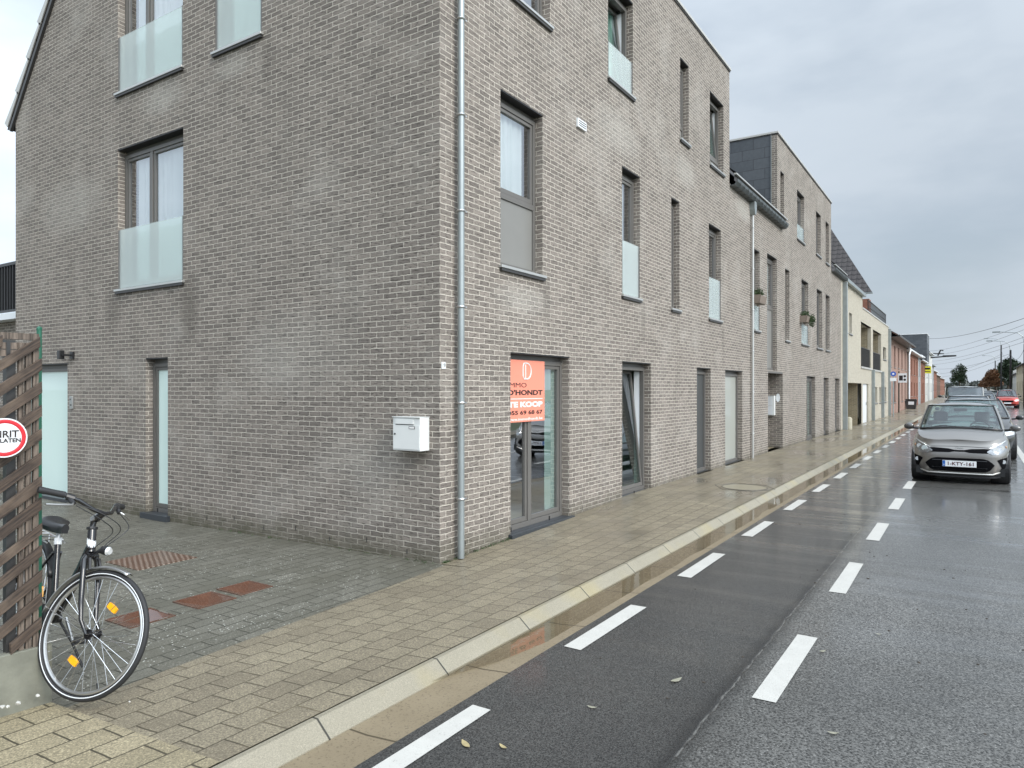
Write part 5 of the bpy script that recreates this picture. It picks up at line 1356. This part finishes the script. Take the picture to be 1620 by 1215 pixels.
m = MB(); m.box(-.2, .03, 32.58, 45.22, 5.602, 5.67); m.build('coping', 'coping', ch)
m = MB(); m.box(-.02, .16, 26.6, 32.65, 6.16, 6.30); m.build('gutter', 'zinc', ch)
m = MB(); m.quad((.10, 25.95, 6.28), (.10, 32.65, 6.28), (-2.6, 32.65, 9.2), (-2.6, 25.95, 9.2)); m.quad((-2.6, 25.95, 9.2), (-2.6, 32.65, 9.2), (-7, 32.65, 6.2), (-7, 25.95, 6.2)); m.build('lower_roof', 'tile_dark', ch)
m = MB(); A, B_, Cc, D_ = (.10, 35.55, 6.75), (-9., 35.55, 6.75), (-2.3, 38.3, 10.85), (-9., 38.3, 10.85)
m.quad(A, Cc, D_, B_); m.quad(A, (-2.6, 41.4, 6.75), Cc); m.quad(Cc, (-2.6, 41.4, 6.75), (-9, 41.4, 6.75), D_)
m.build('upper_roof', 'tile_grey', ch)
m = MB(); m.box(-9, .12, 35.5, 35.72, 6.68, 6.745); m.build('eaves_board', 'zinc', ch)
m = MB(); m.tube([(-.15, 36, 6.4), (-.15, 45, 6.4)], .03, 6); m.tube([(-.15, 36, 6.05), (-.15, 45, 6.05)], .02, 6)
for i in range(19): m.tube([(-.15, 36 + i * .5, 5.66), (-.15, 36 + i * .5, 6.4)], .02, 5)
m.build('terrace_railing', 'rail', ch)
m = MB(); m.quad((-9, 25.95, -.3), (-9, 45.2, -.3), (-9, 45.2, 5.6), (-9, 25.95, 5.6)); m.quad((-.3, 32.6, 5.5), (-.3, 45.1, 5.5), (-9, 45.1, 5.5), (-9, 32.6, 5.5)); m.quad((-1.6, 32.3, -.2), (-1.6, 45, -.2), (-1.6, 45, 5.4), (-1.6, 32.3, 5.4)); m.build('interior', 'room', ch)
for y, z1, r in ((26.45, 6.1, .10), (36.3, 2.7, .09), (41.0, 2.7, .09), (45.0, 5.5, .09)):
    m = MB(); m.box(.0, r * 1.7, y - r, y + r, -.1, z1); m.build('downpipe', 'zinc', ch, bevel=.01)
o = empty('bollard', (.16, 26.95, 0), 'short cream concrete bollard beside the garage opening of the cream house', 'bollard')
m = MB(); m.tube([(0, 0, -.05), (0, 0, .42), (0, 0, .47)], [.12, .12, .10], 16); m.build('post', 'concrete_pale', o, smooth=True)
m = MB(); m.tube([(0, 0, .471), (0, 0, .50)], [.09, .06], 16); m.build('cap', 'concrete_pale', o)

def hw(y0, y1, z, n, zs, w_=.9, hh=1.3, off=0):   # evenly spaced window openings
    st = (y1 - y0) / n
    return [(y0 + st * (i + .5) - w_ / 2 + off, y0 + st * (i + .5) + w_ / 2 + off, zs, zs + hh) for i in range(n)]
ph = house('pink_house', 'pink-brown brick house with overhanging dark eaves beyond the cream house', -.1, 46., 61., 0, 5.45, 'brick_pink', hw(46, 61, 0, 5, 3.2, 1.1, 1.5) + [h for i, h in enumerate(hw(46, 61, 0, 5, .75, 1.1, 1.5)) if i != 2], ridge=3.0, doors=[(53.0, 54.1, .0, 2.3, 'frame_dark')], eaves=.55, gut='frame_dark')
m = MB(); m.box(-2.2, -1.5, 48.5, 49.6, 6.2, 7.9); m.build('chimney', 'brick_red', ph)
m = MB(); m.box(.0, .0 + .06, 57.3, 61., -.1, 5.0); 
dh = house('dark_house', 'narrow dark brick house with a white downpipe between the pink and red houses', -.35, 61.05, 68.5, 0, 5.2, 'brick_dark', hw(61, 68.5, 0, 2, 3.1, 1.0, 1.5) + hw(61, 68.5, 0, 2, .9, 1.0, 1.4)[:1], ridge=2.8, doors=[(65.8, 66.8, .1, 2.3, 'frame_dark')], eaves=.35, gut='white')
m = MB(); m.tube([(.05, 61.4, .1), (.05, 61.4, 4.5), (.12, 61.8, 4.9)], .07, 8); m.build('downpipe', 'white', dh)
rh = house('red_house', 'orange-red brick house with white fascia in the far row', -.6, 68.55, 84., 0, 5.4, 'brick_red', hw(68.6, 84, 0, 4, 3.1, 1.2, 1.6) + hw(68.6, 84, 0, 4, .95, 1.2, 1.4)[1:], ridge=3., doors=[(70., 71.2, .15, 2.4, 'frame_dark')], eaves=.35, gut='white', roof='tile_dark')
gh = house('grey_house', 'narrow grey rendered house with tall windows between red brick houses', -.75, 84.05, 91., 0, 5.6, 'grey_render', hw(84, 91, 0, 2, 3.2, 1.1, 1.7) + hw(84, 91, 0, 2, 1., 1.1, 1.4)[:1], ridge=2.8, doors=[(88.2, 89.2, .2, 2.5, 'white')], eaves=.35, gut='white', roof='tile_dark')
rh2 = house('brick_house', 'deep red brick house beside the yellow shop sign', -.9, 91.05, 103., 0, 5.3, 'brick_red', hw(91, 103, 0, 3, 3.1, 1.1, 1.5) + hw(91, 103, 0, 3, 1., 1.1, 1.4)[:2], ridge=2.8, doors=[(99.6, 100.8, .25, 2.5, 'white')], eaves=.3, gut='white', roof='tile_dark')
wh_ = house('white_shop', 'white rendered shop house under the yellow sign', -1.1, 103.05, 116., 0, 5.2, 'white_render', hw(103, 116, 0, 3, 3.3, 1.1, 1.4) + hw(103, 116, 0, 3, 1., 1.4, 1.5)[:2], ridge=2.6, doors=[(112.2, 113.4, .3, 2.6, 'frame_dark')], eaves=.3, gut='white')
bh = house('slate_block', 'tall dark slate-clad block rising above the far row of houses', -1.3, 116.05, 122., 0, 9.9, 'slate', hw(116, 122, 0, 2, 6.8, 1.0, 1.8) + hw(116, 122, 0, 2, 3.6, 1.0, 1.8), parapet=True, doors=[(118.5, 119.6, .35, 2.6, 'frame_dark')])
m = MB(); m.box(-10.4, -1.25, 116.0, 122.1, 9.90, 10.02); m.build('coping', 'white', bh)
lab = ['tall cream rendered house just past the slate block', 'pale grey rendered house with dark eaves, past the slate block', 'long white-fascia brick house far down the street', 'low dark brick house near the end of the street', 'last brick house at the end of the visible row']
y = 122.1
for i, (ln, ze, mt, gt) in enumerate(((14, 7.6, 'white_render', 'white'), (18, 6.2, 'grey_render', 'zinc'), (26, 5.6, 'brick_red', 'white'), (34, 5.2, 'brick_dark', 'white'), (50, 5.0, 'brick_red', 'white'))):
    n_ = max(2, int(ln / 4.5)); house('far_house', lab[i], -1.5 - i * .5, y, y + ln, 0, ze, mt, hw(y, y + ln, 0, n_, 3.5, 1.1, 1.5) + hw(y, y + ln, 0, n_, 1.3, 1.1, 1.4)[1:], ridge=2.6, doors=[(y + 1.0, y + 2.1, .5, 2.9, 'frame_dark')], eaves=.3, gut=gt, roof='tile_dark'); y += ln + .1
# right-hand side houses
def rhouse(label, x, y0, y1, ze, mat, ridge=2.6):
    o = empty('roadside_house', (0, 0, 0), label, 'house'); m = MB(); T = lambda a, d, z: (x + d, a, z)
    hs = [(y0 + 2 + i * 4, y0 + 3 + i * 4, z, z + 1.3) for i in range(int((y1 - y0) / 4) - 0) for z in (1.4, 3.6) if y0 + 3 + i * 4 < y1 - .5]
    wallmesh(m, T, [(y0, -.3), (y1, -.3), (y1, ze), (y0, ze)], hs, .12)
    for yy in (y0, y1): m.quad((x, yy, -.3), (x, yy, ze), (x + 4.5, yy, ze + ridge), (x + 9, yy, ze), (x + 9, yy, -.3))
    m.quad((x + 9, y0, -.3), (x + 9, y1, -.3), (x + 9, y1, ze), (x + 9, y0, ze)); m.build('wall', mat, o)
    for h in hs: window(o, T, *h, sash=False, lintel=False, mat='white', dep=.1, sill=None)
    m = MB(); P = [(x - .3, ze - .15), (x + 4.5, ze + ridge + .03), (x + 9.3, ze - .15), (x + 9.3, ze - .02), (x + 4.5, ze + ridge + .18), (x - .3, ze - .02)]
    m.prism(P, lambda p: (p[0], y0 - .15, p[1]), lambda p: (p[0], y1 + .15, p[1])); m.build('roof', 'tile_dark', o)
    m = MB(); m.quad((x + .8, y0 + .1, -.2), (x + .8, y1 - .1, -.2), (x + .8, y1 - .1, ze - .1), (x + .8, y0 + .1, ze - .1)); m.build('interior', 'room', o)
rhouse('pale yellow rendered house with a dark pitched roof on the right side of the road', 9.6, 92., 118., 4.75, 'yellow_render')
rhouse('second, lower pale house on the right, behind the street pole', 10.2, 126., 146., 4.2, 'white_render')

# ------------------------------------------------------------------ signs, bin, poles, wires along the street
o = empty('parking_sign', (.45, 43.0, gz(43)), 'round blue traffic sign with a white plate below, on a grey post', 'traffic sign')
m = MB(); m.tube([(0, 0, 0), (0, 0, 2.75)], .035, 8); m.build('post', 'zinc', o); m = MB(); m.cyl((0, -.045, 2.6), (0, -.06, 2.6), .15, 28); m.build('disc', 'blue_paint', o); m = MB(); m.box(-.17, .17, -.06, -.045, 2.16, 2.36); m.build('plate', 'white', o)
m = MB(); m.cyl((0, -.061, 2.6), (0, -.065, 2.6), .06, 20); m.build('symbol', 'white', o)
o = empty('panel_sign', (.12, 51.0, gz(51)), 'white panel sign with black figures on a brown post in front of the pink house', 'traffic sign')
m = MB(); m.tube([(0, 0, 0), (0, 0, 2.9)], .05, 8); m.build('post', 'bark', o); m = MB(); m.box(-.04, .50, -.07, -.05, 2.10, 2.75); m.build('plate', 'white', o)
m = MB(); m.box(.02, .25, -.078, -.071, 2.25, 2.60); m.build('symbol', 'ink', o, bevel=.08); m = MB(); m.cyl((.37, -.071, 2.55), (.37, -.078, 2.55), .08, 16); m.build('symbol', 'ink', o); m = MB(); m.cyl((.37, -.071, 2.3), (.37, -.078, 2.3), .08, 16); m.build('symbol', 'ink', o)
o = empty('street_bin', (.32, 59.5, gz(59)), 'dark squat bin standing on the pavement by the white downpipe', 'bin')
m = MB(); P = [(-.30, 0), (.30, 0), (.36, .72), (-.36, .72)]; m.prism(P, lambda p: (p[0], -.3, p[1]), lambda p: (p[0], .3, p[1])); m.build('body', 'frame_dark', o, bevel=.03); m = MB(); m.box(-.39, .39, -.33, .33, .722, .80); m.build('lid', 'black', o, bevel=.03)
m = MB(); m.box(-.18, .22, -.312, -.305, .35, .6); m.build('label_plate', 'white', o)
o = empty('shop_sign', (-.8, 104.2, 4.2), 'yellow projecting shop sign on the white house before the slate block', 'sign')
m = MB(); m.box(-.4, .55, -.06, .06, -.40, .55); m.build('board', 'yellow_paint', o); m = MB(); m.box(-.3, .45, -.068, -.061, .12, .36); m.build('lettering_panel', 'ink', o); m = MB(); m.box(-.3, .45, -.067, -.061, -.22, -.12); m.build('lettering_panel', 'ink', o)
o = empty('wall_bracket', (-1.45, 130., 6.9), 'black iron bracket projecting over the street beyond the slate block', 'bracket')
m = MB(); m.tube([(0, 0, 0), (2.0, 0, .15), (3.4, 0, .2)], .11, 8); m.tube([(0, 0, .7), (1.9, 0, .6)], .08, 8); m.tube([(1.0, 0, .3), (1.4, 0, 1.2), (1.8, 0, 1.1)], .12, 8); m.build('arm', 'rail', o); m = MB(); m.box(1.7, 3.6, -.18, .18, .12, .34); m.build('lamp_head', 'rail', o)
o = empty('street_pole', (8.42, 73.5, gz(73)), 'dark wooden utility pole with a curved lamp arm, nearest one at the right edge', 'pole', 'utility poles along the right of the road')
def pole(o, h=6.6, arm=True, r=.15, la=1.9):
    m = MB(); m.tube([(0, 0, -.1), (0, 0, h)], [r, r * .7], 10); m.build('pole', 'rail', o)
    if arm:
        m = MB(); m.tube([(0, 0, h - .2), (-.15, 0, h + .7), (-.55, 0, h + 1.05), (-la, 0, h + 1.2)], .04, 6); a_ = m.build('lamp_arm', 'zinc', o); m = MB(); m.box(-la - .55, -la + .05, -.12, .12, h + 1.12, h + 1.24); m.build('lamp_head', 'zinc', a_)
pole(o, 5.6)
for (x, y, lb, h) in ((8.25, 99., 'second utility pole with lamp, before the yellow house gable', 6.1), (8.4, 140., 'third utility pole with lamp, rising out of the dark round tree', 8.6), (8.5, 185., 'farthest utility pole with lamp, beside the brown hedge trees', 7.2)):
    o = empty('street_pole', (x, y, gz(y)), lb, 'pole', 'utility poles along the right of the road'); pole(o, h)
def wire(p, q, sag, r=.012, label=''):
    p, q = Vector(p), Vector(q); pts = [p.lerp(q, i / 20) - Vector((0, 0, sag * 4 * (i / 20) * (1 - i / 20))) for i in range(21)]
    m = MB(); m.tube(pts, r, 4, False); tag(m.build('overhead_wire', 'rail'), label, 'wire', 'overhead wires across the street')
wl_ = [((9.0, 60, 7.5), (-1.2, 121., 9.5), .55, .022), ((9.0, 60, 7.1), (-1.5, 128., 7.9), .5, .014), ((9.0, 60, 6.75), (-1.5, 131., 7.4), .6, .014), ((8.9, 60, 6.1), (-1.6, 138., 6.6), .5, .014), ((8.9, 60, 5.7), (-1.6, 142., 6.1), .4, .014), ((8.42, 73.5, 5.5), (8.25, 99., 6.0), .9, .016), ((8.25, 99., 6.1), (8.4, 140, 8.4), 1.0, .018), ((8.25, 99, 6.0), (-2., 165., 5.9), .6, .018), ((8.4, 140, 7.6), (-2.5, 200., 5.6), .7, .02), ((8.4, 140, 6.8), (-2.5, 215, 5.0), .5, .02)]
for i, (p, q, s_, r_) in enumerate(wl_): wire(p, q, s_, r_, 'thin dark overhead wire strung across the far end of the street')

# ------------------------------------------------------------------ trees
def tree(name, label, x, y, z0, h, rad, mat, n, size, seed, trunk=.25, dens=1., shape='round', group=None):
    o = empty(name, (x, y, z0), label, 'tree', group); rnd = random.Random(seed)
    m = MB(); th = h * .45
    m.tube([(0, 0, -.2), (rnd.uniform(-.2, .2), 0, th * .5), (0, 0, th), (.1, 0, h * .8)], [trunk, trunk * .8, trunk * .6, trunk * .2], 8)
    lumps = []
    for k in range(9):
        a = rnd.random() * 6.28; rr = rad * (.25 + .6 * rnd.random()); zz = h * (.42 + .45 * rnd.random()); e = (cos(a) * rr, sin(a) * rr, zz)
        m.tube([(0, 0, th * .7), (e[0] * .5, e[1] * .5, lerp(th * .7, zz, .6)), e], [trunk * .4, trunk * .22, trunk * .08], 6); lumps.append(e)
    m.build('trunk', 'bark', o)
    m = MB()
    for e in lumps + [(0, 0, h * .85), (0, 0, h * .6)]: m.leaf_cloud(e, (rad * .52, rad * .52, h * .17), int(n / 11), size, rnd.randint(0, 9999))
    m.build('crown', mat, o)
tree('dark_tree', 'dark green round-headed tree behind the third utility pole', 9.9, 152, .6, 6.9, 2.0, 'leafdark', 3600, .22, 1)
for i, (x, y, h, rd, lb) in enumerate(((7.9, 158, 4.8, 1.8, 'rust-brown hedge tree nearest the dark green tree'), (7.3, 172, 4.4, 1.8, 'rust-brown hedge tree, second along the verge from the dark tree'), (7.0, 190, 3.8, 1.7, 'rust-brown hedge tree, smallest-looking and farthest along the verge'))):
    tree('brown_tree', lb, x, y, .7, h, rd, 'hedgebrown', 3000, .2, 20 + i, .18, group='rust-brown hedge trees on the right verge')
tree('bare_tree', 'dark tree rising behind the white fascia of the far left houses', -.2, 330, .8, 11., 3., 'leafdark', 3000, .3, 7)
fw_ = MB()
rnd = random.Random(8)
for k in range(120):
    fw_.leaf_cloud((rnd.uniform(-30, 70), 420 + rnd.uniform(0, 30), 1.5 + rnd.uniform(0, 2.)), (5, 4, 3), 60, 1.0, k)
tag(fw_.build('far_woodland', 'farwood'), kind='stuff', label='hazy line of far trees closing the end of the street', cat='woodland')

# ------------------------------------------------------------------ leaves and pebbles on the ground
def leaf(x, y, z, a, s, label, col='leaf_tan'):
    m = MB(); P = []
    for t, w_ in ((-1, 0), (-.5, .28), (0, .36), (.5, .24), (1, 0)): P.append((t, w_))
    up = [(p[0], p[1]) for p in P]; dn = [(p[0], -p[1]) for p in P[1:-1]][::-1]
    pts = [(x + s * (u * cos(a) - v * sin(a)), y + s * (u * sin(a) + v * cos(a)), z + .006 + .006 * u * u) for u, v in up + dn]
    m.add(pts, [tuple(range(len(pts)))]); tag(m.build('fallen_leaf', col), label, 'leaf', 'fallen leaves on the wet asphalt')
MAT['leaf_tan'] = plain('dry_leaf', (.33, .27, .14), .6, .3, 60.); MAT['leaf_pale'] = plain('pale_leaf', (.26, .25, .19), .5, .2, 60.)
RZ = ROADZ + .002
wd_ = MB(); rnd = random.Random(31)
for k in range(90):
    t = rnd.random()
    if k % 3: x, y = .012 + rnd.random() * .02, .05 + 1.2 * rnd.random() ** 1.5
    else: x, y = -rnd.random() ** 1.4 * 4.5, -.02 - rnd.random() * .02
    wd_.leaf_cloud((x, y, (wallz(y) if y > 0 else drz(x, y)) + .008), (.03, .03, .016), 9, .008, k)
tag(wd_.build('wall_foot_weeds', 'leafgreen'), label='tiny weeds and moss along the foot of the brick wall', cat='weeds', kind='stuff')
gm = MB(); rnd = random.Random(12)
for k in range(170):
    x = rnd.uniform(2.5, 7.5); y = -3.6 + 14 * rnd.random() ** 1.3; r = rnd.uniform(.0025, .008)
    gm.blob((x, y, RZ), r, 1, k, .3, (rnd.uniform(.8, 2.), 1, .6))
tag(gm.build('road_grit', 'soil'), label='dark grit and crumbs scattered over the wet road', cat='grit', kind='stuff')
leaf(3.091, -1.623, RZ, 1.2, 0.05, 'pale narrow leaf lying on the smooth lane asphalt', 'leaf_pale')
leaf(2.508, -2.901, RZ, -0.5, 0.045, 'tan curled leaf near the first painted dash', 'leaf_tan')
leaf(2.672, -2.822, RZ, -0.3, 0.03, 'small tan leaf right of the first painted dash', 'leaf_tan')
leaf(2.838, -2.211, RZ, 0.2, 0.03, 'thin pale leaf between two painted dashes on the lane', 'leaf_pale')
leaf(3.727, -0.659, RZ, 0.9, 0.03, 'small pale leaf beside the second wide dash', 'leaf_pale')
leaf(3.997, -0.1, RZ, 0.1, 0.022, 'tiny pale leaf on the coarse asphalt at right', 'leaf_pale')
leaf(3.968, -1.812, RZ, 0.3, 0.03, 'slender pale leaf on the coarse asphalt near the bottom edge', 'leaf_pale')
m = MB(); m.blob((0.729, -3.556, -.03), 0.006, 1, 0, .25, (1.3, .9, .7)); tag(m.build('pebble', 'pale_stone', smooth=True), 'small pale pebble at the foot of the concrete fence base', 'pebble', 'pebbles by the fence base')
m = MB(); m.blob((0.224, -3.959, -.03), 0.013, 1, 1, .25, (1.3, .9, .7)); tag(m.build('pebble', 'pale_stone', smooth=True), 'small pale pebble at the foot of the concrete fence base', 'pebble', 'pebbles by the fence base')
m = MB(); m.blob((0.246, -3.944, -.03), 0.012, 1, 2, .25, (1.3, .9, .7)); tag(m.build('pebble', 'pale_stone', smooth=True), 'small pale pebble at the foot of the concrete fence base', 'pebble', 'pebbles by the fence base')
m = MB(); m.blob((0.24, -3.894, -.03), 0.016, 1, 3, .25, (1.3, .9, .7)); tag(m.build('pebble', 'pale_stone', smooth=True), 'small pale pebble at the foot of the concrete fence base', 'pebble', 'pebbles by the fence base')
m = MB(); m.blob((0.418, -3.722, -.03), 0.012, 1, 4, .25, (1.3, .9, .7)); tag(m.build('pebble', 'pale_stone', smooth=True), 'small pale pebble at the foot of the concrete fence base', 'pebble', 'pebbles by the fence base')
m = MB(); m.blob((0.226, -3.79, -.03), 0.01, 1, 5, .25, (1.3, .9, .7)); tag(m.build('pebble', 'pale_stone', smooth=True), 'small pale pebble at the foot of the concrete fence base', 'pebble', 'pebbles by the fence base')
